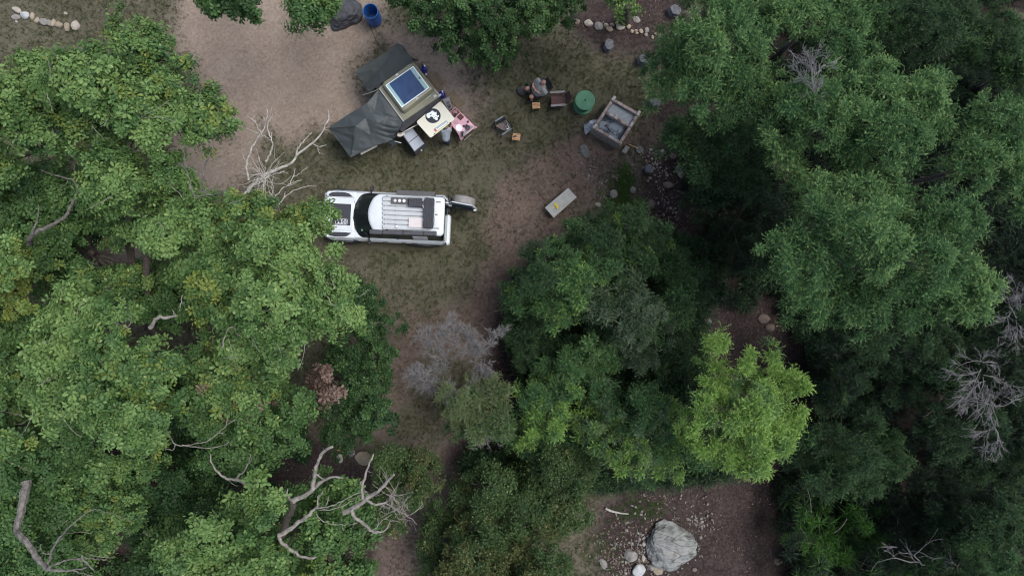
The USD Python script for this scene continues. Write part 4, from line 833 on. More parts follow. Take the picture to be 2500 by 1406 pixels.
v, f = lathe([(.065, 0), (.085, 0), (.085, .01), (.065, .01)], 20); CAR.part('door_badge', carw((np.stack([v[:, 0] - .82, v[:, 2] + .935 - .30 * v[:, 1], v[:, 1] + 1.0], 1), f)), 'car_black')
for x in (.42, -.62, -1.62): CAR.part('door_seam', carw(box((x, .936, .82), (.008, .008, .36))), 'car_black')
sl = (.67 - .815) / (1.87 - 1.205); yy = lambda z: .822 + sl * (z - 1.205)
q = np.array([[-1.75, yy(1.26) + .012, 1.26], [-1.22, yy(1.26) + .012, 1.26], [-1.22, yy(1.66) + .012, 1.66], [-1.75, yy(1.66) + .012, 1.66]]); q2 = q - [0, .02, 0]
CAR.part('side_panel', carw((np.vstack([q, q2]), np.array([[0, 1, 2, 3], [4, 7, 6, 5], [0, 4, 5, 1], [1, 5, 6, 2], [2, 6, 7, 3], [3, 7, 4, 0]])[:, ::-1])), 'rack_white')
for x in (-.62, .46): CAR.part('door_pillar', carw((lambda b: (b[0] + (b[0][:, 2:] - 1.205) * [[0, sl, 0]], b[1]))(box((x, .822, 1.52), (.07, .012, .6)))), 'gear_black')
CAR.part('wiper', carw([tube([[1.06, -.55, 1.25], [.93, -.10, 1.275], [.86, .02, 1.30]], .011, 5), tube([[1.08, .05, 1.25], [.97, .48, 1.275], [.90, .60, 1.29]], .011, 5)]), 'car_black')
CAR.part('inspection_sticker', carw((rotz(lathe([(0, .012), (.04, .012), (.04, 0)], 12)[0], 0) @ np.array([[.8, 0, -.6], [0, 1, 0], [.6, 0, .8]]) + [.66, .56, 1.492], lathe([(0, .012), (.04, .012), (.04, 0)], 12)[1])), 'sticker_green')
CAR.part('yellow_lettering', [box(at(904 + 3.2 * k, 565.6 + .4 * (k % 2), 1.79) , (.028, .02 + .012 * (k % 3), .008), CARA) for k in range(6)], 'sticker_yellow')
# tail: the dark opening, bumper, the opened door with its spare wheel
CAR.part('load_opening', carw(box((-2.355, .05, 1.32), (.05, 1.5, 1.02), 0, .02)), 'car_glass')
CAR.part('rear_bumper', carw((lambda m: (m[0] + [0, .34, 0], m[1]))(loft([ring3(-2.48, -2.3, .55, .45, .05, .10), ring3(-2.50, -2.3, .60, .60, .05, .12), ring3(-2.49, -2.3, .58, .72, .05, .12), ring3(-2.46, -2.3, .55, .745, .05, .10)]))), 'car_white', smooth=35)
CAR.part('rear_step', carw(box((-2.42, -.62, .6), (.12, .62, .24), 0, .03)), 'car_black')
CAR.part('tail_light', carw([box((-2.385, s * .90, 1.1), (.03, .1, .35), 0, .01) for s in (-1, 1)]), 'car_black')
da = CARA + math.radians(-8); dh = carpt(-2.42, -.60, 0)
def dr(m):
    if isinstance(m, list): return [dr(q) for q in m]
    v, f = vf(m); return rotz(v, da) + [dh[0], dh[1], 0], f
D = CAR.part('rear_door', dr(loft([np.c_[rrect(-1.06, -.04, -.05, .035, .03), np.full(24, z)] for z in (.66, 1.2)] + [np.c_[rrect(-1.0, -.10, -.045, .01, .02), np.full(24, 1.66)], np.c_[rrect(-.92, -.18, -.04, -.01, .012), np.full(24, 1.80)]])), 'car_white', smooth=30)
CAR.part('door_trim', dr([box((-.55, .075, 1.0), (.96, .09, .66), 0, .03), box((-.55, .03, 1.54), (.80, .05, .42), 0, .012)]), 'car_glass', under=D)
CAR.part('door_edge_trim', dr([box((-1.02, .08, 1.30), (.10, .07, .10), 0, .012), box((-.10, .08, 1.30), (.12, .07, .10), 0, .012)]), 'steel', under=D)
CAR.part('hinge', dr([box((.02, .02, z), (.16, .06, .06), 0, .012) for z in (.9, 1.35, 1.55)]), 'steel', under=D)
v, f = lathe([(.02, -.10), (.22, -.12), (.34, -.14), (.395, -.125), (.41, -.06), (.41, .08), (.385, .13), (.3, .15), (.02, .14)], 30)
CAR.part('spare_wheel', dr((np.stack([v[:, 0] - .56, -v[:, 2] - .215, v[:, 1] + 1.16], 1), f)), 'dusty_rubber', smooth=40)
CAR.part('spare_bracket', dr(box((-.56, -.075, 1.16), (.2, .08, .2), 0, .01)), 'car_black')
# the rack: frame tube, long slats, cross bars
RZ = 2.07
fr = spline(np.r_[ats([(936, 479)], RZ), ats([(1000, 478.6), (1052, 480)], RZ)], 8); RK = []
loop = ats([(936, 480), (1050, 480.5), (1058, 483), (1060.5, 490), (1060, 550), (1057, 557), (1050, 560), (936, 558.5)], RZ)
RKP = CAR.part('roof_rack', [tube(loop, .022, 6)], 'rack_white', smooth=50)
for k in range(7):
    y0 = 487.5 + 11.2 * k; a, b = at(934.5, y0 - .4, RZ - .03), at(1036, y0 + 1.2, RZ - .03)
    CAR.part('rack_slat', box((a + b) / 2, (np.linalg.norm(b - a), .125, .022), CARA, .008), 'rack_white', under=RKP)
for px in (940, 968, 1027): CAR.part('rack_cross_bar', tube(ats([(px, 480), (px + .5, 558)], RZ - .055), .018, 5), 'rack_white', under=RKP)
for px in (968.5, 1027): CAR.part('rack_clip', [box(at(px, 492 + 11.2 * k, RZ - .005), (.05, .022, .03), CARA, .005) for k in range(6)], 'rack_white', under=RKP)
CAR.part('rack_foot', [box(at(px, py, RZ - .09), (.07, .05, .11), CARA, .01) for px in (945, 1045) for py in (479.5, 559.5)], 'car_black', under=RKP)
CAR.part('roof_channel', [box(at(1070.5, 493.6, 1.955), (.17, .035, .02), CARA, .006), box(at(1066, 557.6, 1.955), (.2, .03, .02), CARA, .006)], 'gear_grey')
CAR.part('roof_aerial', loft([np.c_[at(1064.6, 524, 1.952)[:2] + rrect(-.06, .06, -.025, .025, .02), np.full(24, 1.93)], np.c_[at(1064.6, 524, 1.98)[:2] + rrect(.0, .05, -.008, .008, .005), np.full(24, 2.0)]]), 'car_black')
# gear carried outside
a, b = at(903, 566, 1.93), at(1066, 570.5, 1.93); d = (b - a) / np.linalg.norm(b - a); n_ = np.array([-d[1], d[0], 0])
sec = rrect(-.085, .085, -.075, .075, .05, 4)
AW = Thing('rolled_awning', 'rolled charcoal awning bag strapped along the near roof edge of the white car', 'awning', (*a[:2], a[2]))
AW.part('bag', loft([a + d * t + np.outer(sec[:, 0] * k, n_) + np.outer(sec[:, 1] * k + .01 * math.sin(t * 9), [0, 0, 1]) for t, k in [(0, .9), (.02, 1)] + [(x, 1 + .03 * math.sin(x * 7)) for x in np.linspace(.1, 2.3, 14)] + [(2.38, 1), (2.41, .7)]]), 'awning_canvas', smooth=50)
AW.part('strap', [box(at(px, 566.2 + (px - 903) * .0276, 1.935), (.035, .176, .156), CARA, .03) for px in (935, 985, 1035)], 'gear_black')
a, b = at(968.6, 472, 1.62), at(1061, 474.5, 1.62)
SB = Thing('side_locker', 'dark locker box hung on the far side window of the white car', 'box', (*(a + b)[:2] / 2, 1.3))
SB.part('body', box((a + b) / 2 - [0, 0, .2], (1.38, .19, .42), CARA, .03), 'gear_black'); SB.part('lid', box((a + b) / 2 + [0, 0, .022], (1.40, .21, .045), CARA, .015), 'gear_grey')
def gear(name, label, x0, x1, y0, y1, h, mat, z0=RZ - .018):
    a, b = at(x0, y0, z0 + h), at(x1, y1, z0 + h); c = (a + b) / 2; s = np.abs(b - a)[:2]
    t = Thing(name, label, 'box', (c[0], c[1], z0)); t.part('body', box((c[0], c[1], z0 + h * .42), (s[0], s[1], h * .84), CARA, .02), mat)
    t.part('lid', box((c[0], c[1], z0 + h * .92), (s[0] + .012, s[1] + .012, h * .16), CARA, .012), mat); return t, c, s
g1, c, s = gear('storage_case', 'flat dark case with three white caps on the roof rack', 955.5, 996.8, 483, 498, .08, 'gear_grey')
for k, px in enumerate((964.6, 975.6, 986.4)): g1.part('cap', lathe([(.055, 0), (.055, .02), (.045, .028), (0, .028)], 18, at(px, 490 + .3 * k, RZ + .064)), 'tray_white' if k == 0 else 'lettering_white', smooth=40)
g2, c, s = gear('storage_box', 'black ribbed box on the roof rack beside the flat dark case', 997.7, 1030, 484, 504.6, .20, 'gear_black')
g2.part('lid_rib', [box((c[0] + dx, c[1], RZ - .018 + .205), (.03, s[1] * .8, .012), CARA, .004) for dx in (-.15, -.05, .05, .15)], 'gear_black'); g2.part('latch', [box(at(1032.5, py, RZ + .12), (.04, .06, .06), CARA, .01) for py in (490, 503)], 'steel')
g3, c, s = gear('storage_box', 'long black box lying across the rear of the roof rack', 1035, 1058, 484, 556.6, .22, 'gear_black')
g3.part('lid_rib', [box((c[0] + dx, c[1], RZ - .018 + .226), (.025, s[1] * .94, .014), CARA, .005) for dx in (-.11, -.055, 0, .055, .11)], 'gear_black')
g3.part('latch', [box(at(px, py, RZ + .15), (.03, .08, .05), CARA, .01) for px in (1034, 1059.5) for py in (506, 538)], 'steel')
g4, c, s = gear('tray', 'pale pinkish tray on the near rear part of the roof rack', 998, 1031.5, 532.4, 555, .05, 'tray_white')
g4.part('hook', [box(at(px, py, RZ + .03), (.03, .03, .03), CARA, .005) for px in (997.5, 1033) for py in (537, 545, 553)], 'steel')
single('clamp_block', 'small white clamp block on the near rail of the roof rack', 'clamp', box(at(968.5, 553.6, RZ + .03), (.10, .09, .09), CARA, .02), 'lettering_white')

# ------------------------------------------------------------------ the camp: tent trailer, kitchen, fridge, table
look('trailer_olive', (0.165, 0.162, 0.112), 0.45, var=0.15, scale=3, coat=0.15)
look('trailer_olive_dark', (0.105, 0.105, 0.072), 0.55, var=0.25, scale=3)
look('panel_frame', (0.66, 0.72, 0.76), 0.4)
look('panel_backing', (0.235, 0.36, 0.365), 0.35)
look('panel_cell', (0.006, 0.018, 0.070), 0.2, spec=0.55, col2=(0.014, 0.045, 0.12), scale=2.0)
look('cell_line', (0.025, 0.055, 0.13), 0.4)
look('canvas_dark', (0.026, 0.033, 0.034), 0.8, var=0.15, scale=2, bump=0.15, bscale=60)
look('canvas_slate', (0.037, 0.046, 0.049), 0.62, var=0.15, scale=1.5, bump=0.12, bscale=50)
look('canvas_charcoal', (0.040, 0.040, 0.046), 0.8, var=0.3, scale=9, bump=0.4, bscale=30)
look('hatch_cream', (0.60, 0.58, 0.49), 0.5, var=0.05, scale=3)
look('decal_dark', (0.022, 0.026, 0.034), 0.5)
look('decal_white', (0.72, 0.78, 0.80), 0.5)
look('decal_navy', (0.055, 0.11, 0.17), 0.5)
look('decal_red', (0.45, 0.10, 0.11), 0.5)
look('decal_yellow', (0.62, 0.55, 0.18), 0.5)
look('fridge_lid', (0.29, 0.315, 0.36), 0.45, var=0.1, scale=3)
look('fridge_side', (0.055, 0.06, 0.07), 0.6, var=0.2, scale=4)
look('board_pale', (0.50, 0.47, 0.42), 0.6, var=0.1, scale=6)
look('gas_blue', (0.012, 0.025, 0.24), 0.35, var=0.2, scale=9)
look('barrel_blue', (0.010, 0.075, 0.26), 0.4, var=0.25, scale=5)
look('mat_brown', (0.165, 0.125, 0.082), 0.9, col2=(0.125, 0.092, 0.062), scale=7, bump=0.4)
look('cloth_pink', (0.58, 0.33, 0.40), 0.85, var=0.10, scale=9, bump=0.2)
look('tray_maroon', (0.13, 0.045, 0.045), 0.7, var=0.4, scale=20)
look('rose_pale', (0.55, 0.34, 0.36), 0.7, var=0.2, scale=20)
look('cup_dark', (0.022, 0.008, 0.016), 0.5)
look('plate_white', (0.70, 0.68, 0.72), 0.4)
look('pan_dark', (0.060, 0.045, 0.062), 0.6, var=0.4, scale=30)
look('stove_grey', (0.20, 0.20, 0.215), 0.5, var=0.15, scale=6)
look('pole_steel', (0.42, 0.42, 0.40), 0.45, metal=0.4)

def panel(corners, z, t=.02, r=0.0):
    return flatslab(ats(corners, z) if np.ndim(z) == 0 else np.array([at(p[0], p[1], q) for p, q in zip(corners, z)]), t, r)
def lerp4(c, u, v):
    c = np.asarray(c, float); return c[0] * (1 - u) * (1 - v) + c[1] * u * (1 - v) + c[2] * u * v + c[3] * (1 - u) * v

LID = [(930.0, 203.5), (1003.5, 151), (1061, 216), (984, 275.5)]; ZL = 2.15
TR = Thing('camper_trailer', 'olive camper trailer with a solar panel on its pop-up lid', 'camper trailer', (*at(995, 220, 0)[:2], tz(*at(995, 220, 0)[:2])))
BASE = [(923.5, 214.5), (1010, 152), (1076.5, 233.5), (983.5, 297.5)]
TR.part('body', [panel(BASE, 1.80, 1.15, .08)], 'trailer_olive_dark')
TR.part('deck', [panel(BASE, 1.865, .06, .06)], 'trailer_olive', smooth=25)
lw = ats(LID, ZL); lc = lw.mean(0)
P0 = sg.Polygon(lw[:, :2]); 
def lring(off, z, r=.10): 
    p = P0.buffer(off, join_style=2); p = p.buffer(-r).buffer(r, quad_segs=6); L = p.exterior; return np.c_[np.array([L.interpolate(t, True).coords[0] for t in np.linspace(0, 1, 64, endpoint=False)]), np.full(64, z)]
rs = [lring(.0, 1.866), lring(.0, 2.05), lring(-.02, 2.12), lring(-.06, 2.148), lring(-.14, 2.155)]
if not sg.LinearRing(rs[0][:, :2]).is_ccw: rs = [r[::-1] for r in rs]
TR.part('lid', loft(rs), 'trailer_olive', smooth=40)
SP = [(940.5, 208.8), (1009, 161.5), (1048.5, 214.2), (980.5, 263)]; ZP = 2.20
sol = TR.part('solar_panel', panel(SP, ZP, .04), 'panel_frame')
ins = lambda q, m: [lerp4(q, a, b) for a, b in ((m, m), (1 - m, m), (1 - m, 1 - m), (m, 1 - m))]
bk = [lerp4(SP, a, b) for a, b in ((.028, .03), (.972, .03), (.972, .97), (.028, .97))]
TR.part('backing_sheet', panel(bk, ZP + .005, .006), 'panel_backing', under=sol)
ce = [lerp4(SP, a, b) for a, b in ((.115, .032), (.865, .032), (.865, .968), (.115, .968))]
TR.part('cell_sheet', panel(ce, ZP + .010, .004), 'panel_cell', under=sol)
TR.part('cell_line', [panel([lerp4(ce, .0, v), lerp4(ce, 1, v), lerp4(ce, 1, v + .006), lerp4(ce, 0, v + .006)], ZP + .0125, .002) for v in np.linspace(.03, .97, 26)]
        + [panel([lerp4(ce, u, 0), lerp4(ce, u + .006, 0), lerp4(ce, u + .006, 1), lerp4(ce, u, 1)], ZP + .0125, .002) for u in (.33, .66)], 'cell_line', under=sol)
TR.part('junction_box', panel([(1021, 190.5), (1025, 188.5), (1027, 191), (1023, 193)], ZP + .03, .024), 'car_black', under=sol)
TR.part('lid_latch', [box(at(px, py, 2.155), (.10, .06, .025), math.radians(35), .008) for px, py in ((969, 183), (1018, 241))], 'rack_white')
TR.part('gas_strut', [tube(ats([(926, 217), (985, 297)], 1.90), .016, 6), tube(ats([(1060, 220), (1073, 233)], 1.90), .016, 6)], 'pole_steel')
TR.part('deck_handle', [tube(ats([(1039, 243), (1052, 233)], 1.885), .012, 5), box(at(1062, 235, 1.88), (.12, .10, .03), math.radians(35), .01), box(at(1073, 233.5, 1.88), (.14, .06, .03), math.radians(35), .01)], 'rack_white')
TR.part('kitchen_skirt', cloth([(983, 298), (1074.5, 235), (1078, 241), (1074, 248), (1030, 283), (982, 323), (975, 317)], [(983, 298, 1.84), (1074, 235, 1.84), (1074, 248, 1.62), (1030, 283, 1.62), (982, 323, 1.55), (975, 317, 1.6)], 2.4, .06, 5), 'canvas_charcoal', smooth=True)
HAT = [(1075.5, 246.5), (1111.5, 291), (1050.5, 337.5), (1015.5, 298)]; ZH = [1.66, 1.84, 1.84, 1.66]
hat = TR.part('kitchen_hatch', panel(HAT, ZH, .05, .07), 'hatch_cream', smooth=30)
def onhat(px, py, up=.004):
    w = np.array([at(p[0], p[1], z) for p, z in zip(HAT, ZH)]); k = np.linalg.lstsq(np.c_[w[:, :2], np.ones(4)], w[:, 2], rcond=None)[0]; z = 1.75
    for _ in range(5): p = at(px, py, z); z = p[0] * k[0] + p[1] * k[1] + k[2] + up
    return at(px, py, z)
def hatprism(pts, up, t=.003):
    top = np.array([onhat(x, y, up) for x, y in pts]); 
    P = sg.Polygon(top[:, :2]); v2, tri = trimesh.creation.triangulate_polygon(P, engine='earcut'); A = np.linalg.lstsq(np.c_[top[:, :2], np.ones(len(top))], top[:, 2], rcond=None)[0]
    V = np.c_[v2, np.c_[v2, np.ones(len(v2))] @ A]; a = V[tri]; up_ = np.cross(a[:, 1] - a[:, 0], a[:, 2] - a[:, 0])[:, 2] > 0; tri = np.where(up_[:, None], tri, tri[:, ::-1])
    return np.vstack([V, V - [0, 0, t]]), np.vstack([tri, tri[:, ::-1] + len(V)])
zz = lambda x, y: (960 + x / 8.273, 220 + y / 8.273)
th = np.linspace(0, 2 * math.pi, 40, endpoint=False)
rd = TR.part('round_emblem', hatprism([zz(803 + 155 * math.cos(t), 522 + 150 * math.sin(t)) for t in th], .005), 'decal_dark', under=hat)
AFR = [(775, 425), (800, 420), (815, 435), (850, 455), (872, 440), (878, 480), (872, 500), (895, 525), (925, 505), (925, 540), (905, 548), (893, 560), (900, 590), (885, 615), (862, 612), (845, 590), (815, 580), (800, 550), (770, 535), (745, 545), (735, 570), (705, 572), (680, 548), (668, 515), (680, 480), (715, 465), (745, 455)]
TR.part('continent_shape', hatprism([zz(*p) for p in AFR], .009), 'decal_white', under=hat)
TR.part('emblem_mark', [hatprism([zz(*p) for p in q], .0125) for q in ([(738, 490), (752, 484), (758, 496), (780, 482), (784, 490), (756, 508), (742, 516)], [(802, 520), (818, 514), (820, 520), (804, 527)], [(815, 566), (850, 540), (888, 530), (888, 536), (852, 548), (822, 570)])], 'decal_dark', under=hat)
S0 = [(815, 795), (1070, 620), (1115, 665), (850, 850)]
st = TR.part('long_sticker', hatprism([zz(*p) for p in S0], .005), 'decal_white', under=hat)
L4 = lambda u0, u1, v0, v1, up: hatprism([zz(*lerp4(S0, u, v)) for u, v in ((u0, v0), (u1, v0), (u1, v1), (u0, v1))], up)
TR.part('sticker_band', [L4(.0, 1, 0, .13, .0085), L4(.17, 1, .42, .56, .0085), L4(0.15, 1, .90, 1, .0085), L4(.97, 1, 0, 1, .0092)], 'decal_navy', under=hat)
TR.part('sticker_lettering', [L4(.2 + .075 * k, .2 + .075 * k + .05, .2, .36, .0088) for k in range(10)], 'decal_navy', under=hat)
TR.part('sticker_end', L4(0, .15, .16, 1, .009), 'decal_red', under=hat)
TR.part('yellow_strip', hatprism([zz(*p) for p in ((852, 860), (1118, 672), (1124, 682), (858, 872))], .005), 'decal_yellow', under=hat)
TR.part('hatch_hinge', [box(onhat(1061, 327.5, .0), (.06, .03, .03), math.radians(40), .006), box(onhat(1099, 300.5, .0), (.06, .03, .03), math.radians(40), .006)], 'car_black', under=hat)
TR.part('wheel', [(lambda m: (rotz(np.stack([m[0][:, 0], m[0][:, 2], m[0][:, 1]], 1), math.radians(-53)) + [*at(px, py, .4)[:2], .4], m[1]))(lathe([(.02, -.1), (.24, -.11), (.38, -.1), (.4, 0), (.38, .1), (.24, .11), (.02, .1)], 20)) for px, py in ((965, 262), (1040, 205))], 'tyre_rubber', smooth=40)
TR.part('chassis', [box(at(1003, 232, .5), (2.3, .12, .14), math.radians(-53), .02)], 'car_black')
TR.part('corner_steady', [tube(ats([(px, py, .7), (px + 4, py + 9, .02)]), .025, 6) for px, py in ((985, 312), (1072, 250), (930, 222))], 'pole_steel')
TR.part('side_rail', tube(ats([(978, 327), (1001, 314), (1022, 303)], 1.35), .02, 6), 'board_pale')
# awnings
AW1 = Thing('flat_awning', 'flat dark green-grey awning on the far side of the camper trailer', 'awning', (*at(930, 165, 1.7)[:2], 0))
AW1.part('canvas', cloth([(867.5, 179), (874, 168), (928, 137), (970, 105.5), (984, 112), (997, 133), (1010, 150), (960, 188), (932, 205), (915, 222), (903, 226), (886, 208)],
         [(867.5, 179, 1.75), (970, 105.5, 1.8), (997, 133, 1.9), (1010, 150, 2.0), (932, 205, 1.95), (903, 226, 1.6), (886, 208, 1.5), (925, 170, 1.72), (940, 185, 1.86), (950, 140, 1.78)], 2.0, .04, 11, wscale=1.6, pleat=[(-35, .075, .07), (50, .05, .05)]), 'canvas_dark', smooth=True)
AW1.part('loose_flap', cloth([(996, 131), (1003, 140), (1024, 148), (1004, 151), (998, 145)], [(996, 131, 1.85), (1024, 148, 1.1), (1004, 151, 1.5), (998, 145, 1.85)], 2, .02, 3), 'canvas_charcoal', smooth=True)
AW1.part('pole', [tube(ats([(869, 179.5, 1.74), (874, 186, 0)]), .014, 5), tube(ats([(971, 107, 1.79), (975, 116, 0)]), .014, 5)], 'pole_steel')
AW2 = Thing('tent_annex', 'slate grey peaked tent annex on the near left side of the camper trailer', 'awning', (*at(890, 310, 1.6)[:2], 0))
c2 = [(803, 313, 1.45), (856, 384, 1.40), (897, 252, 1.95), (925, 218, 1.90), (984, 297, 1.84), (977, 312, 1.75), (958, 341, 1.35), (940, 348, 1.4), (900, 362, 1.45), (868, 309, 1.98), (893, 288, 1.86), (922, 300, 1.93), (936, 312, 1.75), (862, 330, 1.80), (845, 309, 1.72), (850, 283, 1.68), (866, 345, 1.66), (905, 330, 1.70), (915, 268, 1.80), (945, 285, 1.86), (910, 278, 1.92), (880, 262, 1.90)]
AW2.part('canvas', cloth([(803, 313), (822, 299), (850, 280), (874, 266), (896, 251), (910, 236), (924, 217), (940, 236), (960, 264), (985, 297), (977, 312), (968, 332), (957, 342), (940, 349), (918, 355), (896, 366), (876, 375), (856, 385), (834, 356)], c2, 1.8, .03, 23, wscale=1.8, pleat=[(12, .085, .09), (60, .045, .05)]), 'canvas_slate', smooth=True)
AW2.part('hem', tube(ats([(925, 217, 1.93), (912, 224, 1.9), (897, 229, 1.85), (886, 232, 1.8)]), .014, 5), 'trailer_olive')
AW2.part('pole', [tube(ats([(804, 313.5, 1.46), (868, 309, 2.0)]), .012, 5), tube(ats([(857, 383, 1.4), (864, 330, 1.82)]), .010, 5), tube(ats([(804, 314, 1.42), (813, 325, 0)]), .014, 5), tube(ats([(857, 383, 1.38), (866, 392, 0)]), .014, 5)], 'canvas_dark')
AW2.part('loose_flap', cloth([(947, 345), (960, 340), (968, 352), (956, 362)], [(947, 345, 1.2), (960, 340, 1.25), (968, 352, .9), (956, 362, .9)], 2, .02, 8), 'canvas_slate', smooth=True)
single('folding_board', 'pale board with a rounded end below the edge of the tent annex', 'board', flatslab(ats([(879, 374), (919, 353.5), (921, 357.5), (881, 378.5)], 1.0), .05, .025), 'board_pale')
single('bundle', 'pale cream bundle tucked between the tent annex and the fridge', 'bundle', rock(at(979, 329, 1.2), (.17, .08, .09), 5, 3, .9, .8, .6), 'board_pale', smooth=True)
single('tent_pole', 'short white pole beside the fridge slide', 'pole', tube(ats([(960.5, 344.5, .8), (979.5, 349.5, .7)]), .018, 6), 'rack_white')
# fridge
FR = Thing('fridge', 'grey two-lid camping fridge on a slide out of the trailer side', 'fridge', (*at(1009, 341, 0)[:2], .35))
FQ = [(983, 328), (1005.5, 311.5), (1035.5, 350.5), (1011.5, 369.5)]
FR.part('cabinet', panel([(980, 328), (1006, 309), (1037.5, 350.5), (1011.5, 372)], .98, .62, .02), 'fridge_side')
FR.part('lid', panel([lerp4(FQ, a, b) for a, b in ((0, 0), (1, 0), (1, .485), (0, .485))], 1.03, .05, .02), 'fridge_lid', smooth=25)
FR.part('lid', panel([lerp4(FQ, a, b) for a, b in ((0, .515), (1, .515), (1, 1), (0, 1))], 1.03, .05, .02), 'fridge_lid', smooth=25)
FR.part('latch', box(at(1029, 367.5, .8), (.07, .05, .05), .6, .01), 'steel')
FR.part('slide_rail', [tube(ats([(980, 330, .36), (1014, 380, .36)]), .022, 5), tube(ats([(1007, 312, .36), (1041, 357, .36)]), .022, 5)], 'car_black')
FR.part('leg', [tube(ats([(984, 338, .7), (991, 371, .02)]), .018, 5), tube(ats([(1012, 378, .36), (1014, 381, .01)]), .02, 5)], 'car_black')
# stove, gas bottles, mats, hose, barrel
ST = Thing('gas_stove', 'grey camp stove with black grill bars beside the cream hatch', 'stove', (*at(1092, 254, 0)[:2], .4))
SQ = [(1080, 243), (1096.5, 236.5), (1102.5, 261), (1094, 269)]
ST.part('body', panel(SQ, .92, .14, .02), 'stove_grey')
ST.part('grill_bar', [panel([lerp4(SQ, a, b) for a, b in ((.2, v), (.85, v), (.85, v + .07), (.2, v + .07))], .938, .016) for v in (.36, .5, .64)], 'cup_dark')
ST.part('well', panel([lerp4(SQ, a, b) for a, b in ((.15, .74), (.9, .74), (.85, .97), (.2, .97))], .926, .01), 'cup_dark')
ST.part('leg', [tube(ats([(a, b, .8), (a + 2, b + 6, .02)]), .012, 5) for a, b in SQ], 'pole_steel')
def bottle(label, px, py, r, h, cap):
    p = on(px, py, h); z = tz(*p[:2]); T = Thing('gas_bottle', label, 'gas bottle', (p[0], p[1], z), 'blue gas bottles by the trailer')
    T.part('cylinder', lathe([(.0, 0), (r * .9, 0), (r, .03), (r, h * .72), (r * .8, h * .88), (r * .3, h * .95), (0, h * .95)], 20, (p[0], p[1], z)), 'gas_blue', smooth=40)
    T.part('collar', lathe([(r * .55, h * .9), (r * .55, h * 1.08), (r * .5, h * 1.08), (r * .5, h * .9)], 16, (p[0], p[1], z)), 'gas_blue'); T.part('valve', box((p[0] + cap[0], p[1] + cap[1], z + h), (.05, .10, .06), .4, .012), 'plate_white')
bottle('blue gas bottle standing by the corner of the trailer lid', 1033.5, 166, .115, .42, (.05, .06))
bottle('blue gas bottle half hidden by the trailer corner near the stove', 1077.5, 228, .13, .45, (.04, .05))
single('hose_regulator', 'small white regulator on the ground below the first gas bottle', 'regulator', tube(ats([(1038, 178, .1), (1041, 184, .08)]), .03, 8), 'plate_white')
single('hose', 'dark hose snaking from the blue barrel to the flat awning', 'hose', tube(spline(np.array([on(x, y, .015) for x, y in ((900, 55), (906, 72), (914, 90), (918, 100), (924, 106), (927, 110), (924, 112), (921, 107), (928, 114), (938, 124), (950, 132))]), 50), .014, 5), 'car_black')
for k, (q, lb) in enumerate((([(1048, 190), (1066, 173), (1085, 203), (1066, 217)], 'brown board lying behind the trailer, partly under oak leaves'), ([(1087, 235), (1107.5, 222), (1135, 252), (1116, 265)], 'brown board on the grass beside the pink table'))):
    w = np.array([on(x, y, .03) for x, y in q]); single('board', lb, 'board', flatslab(w, .03, .03), 'mat_brown')
p = on(916, 51); BRL = Thing('barrel', 'open blue plastic barrel at the top edge beside the oak', 'barrel', (*p[:2], p[2]))
BRL.part('body', lathe([(.0, .02), (.25, .02), (.27, .05), (.285, .3), (.29, .33), (.285, .36), (.285, .58), (.29, .61), (.285, .64), (.275, .86), (.275, .90), (.262, .90), (.262, .06), (0, .06)], 36, (p[0], p[1], p[2])), 'barrel_blue', smooth=40)
BRL.part('rim', lathe([(.262, .88), (.285, .88), (.29, .905), (.275, .915), (.26, .905)], 36, p), 'barrel_blue', smooth=40)
# the pink table
TB = Thing('camp_table', 'camp table under a pink cloth beside the cream hatch', 'table', (*at(1130, 300, 0)[:2], tz(*at(1130, 300, 0)[:2])))
TQ = [(1110, 261), (1160, 309), (1130, 337), (1100.5, 303), (1098, 276)]
TB.part('tabletop', panel([(1111, 263), (1157, 308), (1131, 334), (1101, 300), (1100, 276)], .74, .03, .01), 'stove_grey')
cl = TB.part('tablecloth', cloth([(1110, 261), (1135, 284), (1158, 307.5), (1165, 309), (1164, 313), (1153, 317), (1140, 327), (1132, 334), (1127, 345.5), (1123, 340), (1121, 332), (1112, 318), (1102, 305), (1103, 290), (1111, 281)],
     [(1110, 261, .752), (1158, 307.5, .752), (1165, 309, .5), (1164, 313, .5), (1140, 327, .745), (1127, 345.5, .42), (1123, 340, .6), (1112, 318, .75), (1102, 305, .752), (1111, 281, .752), (1130, 300, .756), (1132, 332, .74), (1153, 316, .72)], 2, .012, 31), 'cloth_pink', smooth=True)
TB.part('leg', [tube(ats([(a, b, .72), (c, d, .01)]), .014, 5) for a, b, c, d in ((1111, 265, 1114, 276), (1154, 308, 1156, 318), (1130, 331, 1132, 341), (1102, 300, 1106, 311))], 'pole_steel')
TY = Thing('tray', 'maroon tray of small pale items at the far end of the pink table', 'tray', at(1113, 273, .755))
TYQ = [(1099.5, 274), (1112, 262.5), (1124, 275), (1110.5, 287)]
TY.part('base', panel(TYQ, .775, .012), 'tray_maroon')
TY.part('rim', [tube(ats([TYQ[k], TYQ[(k + 1) % 4]], .785), .010, 5) for k in range(4)], 'cloth_pink')
for k, (u, v) in enumerate(((.3, .3), (.55, .28), (.8, .35), (.35, .6), (.62, .62), (.5, .48))): TY.part('item', box(at(*lerp4(TYQ, u, v), .79), (.05, .04, .03), k * .7, .008), 'rose_pale')
TY.part('pot', lathe([(0, 0), (.07, 0), (.075, .06), (.06, .08), (0, .07)], 16, at(1110, 282, .78)), 'cup_dark')
single('dish_rack', 'dark patterned dish rack on the pink table', 'rack', [box(at(1124.5 + 6 * (u - .5), 286 + 6 * (v - .5), .79), (.035, .035, .04), .7, .006) for u in (0, .33, .66, 1) for v in (0, .33, .66, 1)] + [box(at(1124.5, 286, .768), (.2, .2, .012), .75, .004)], 'tray_maroon')
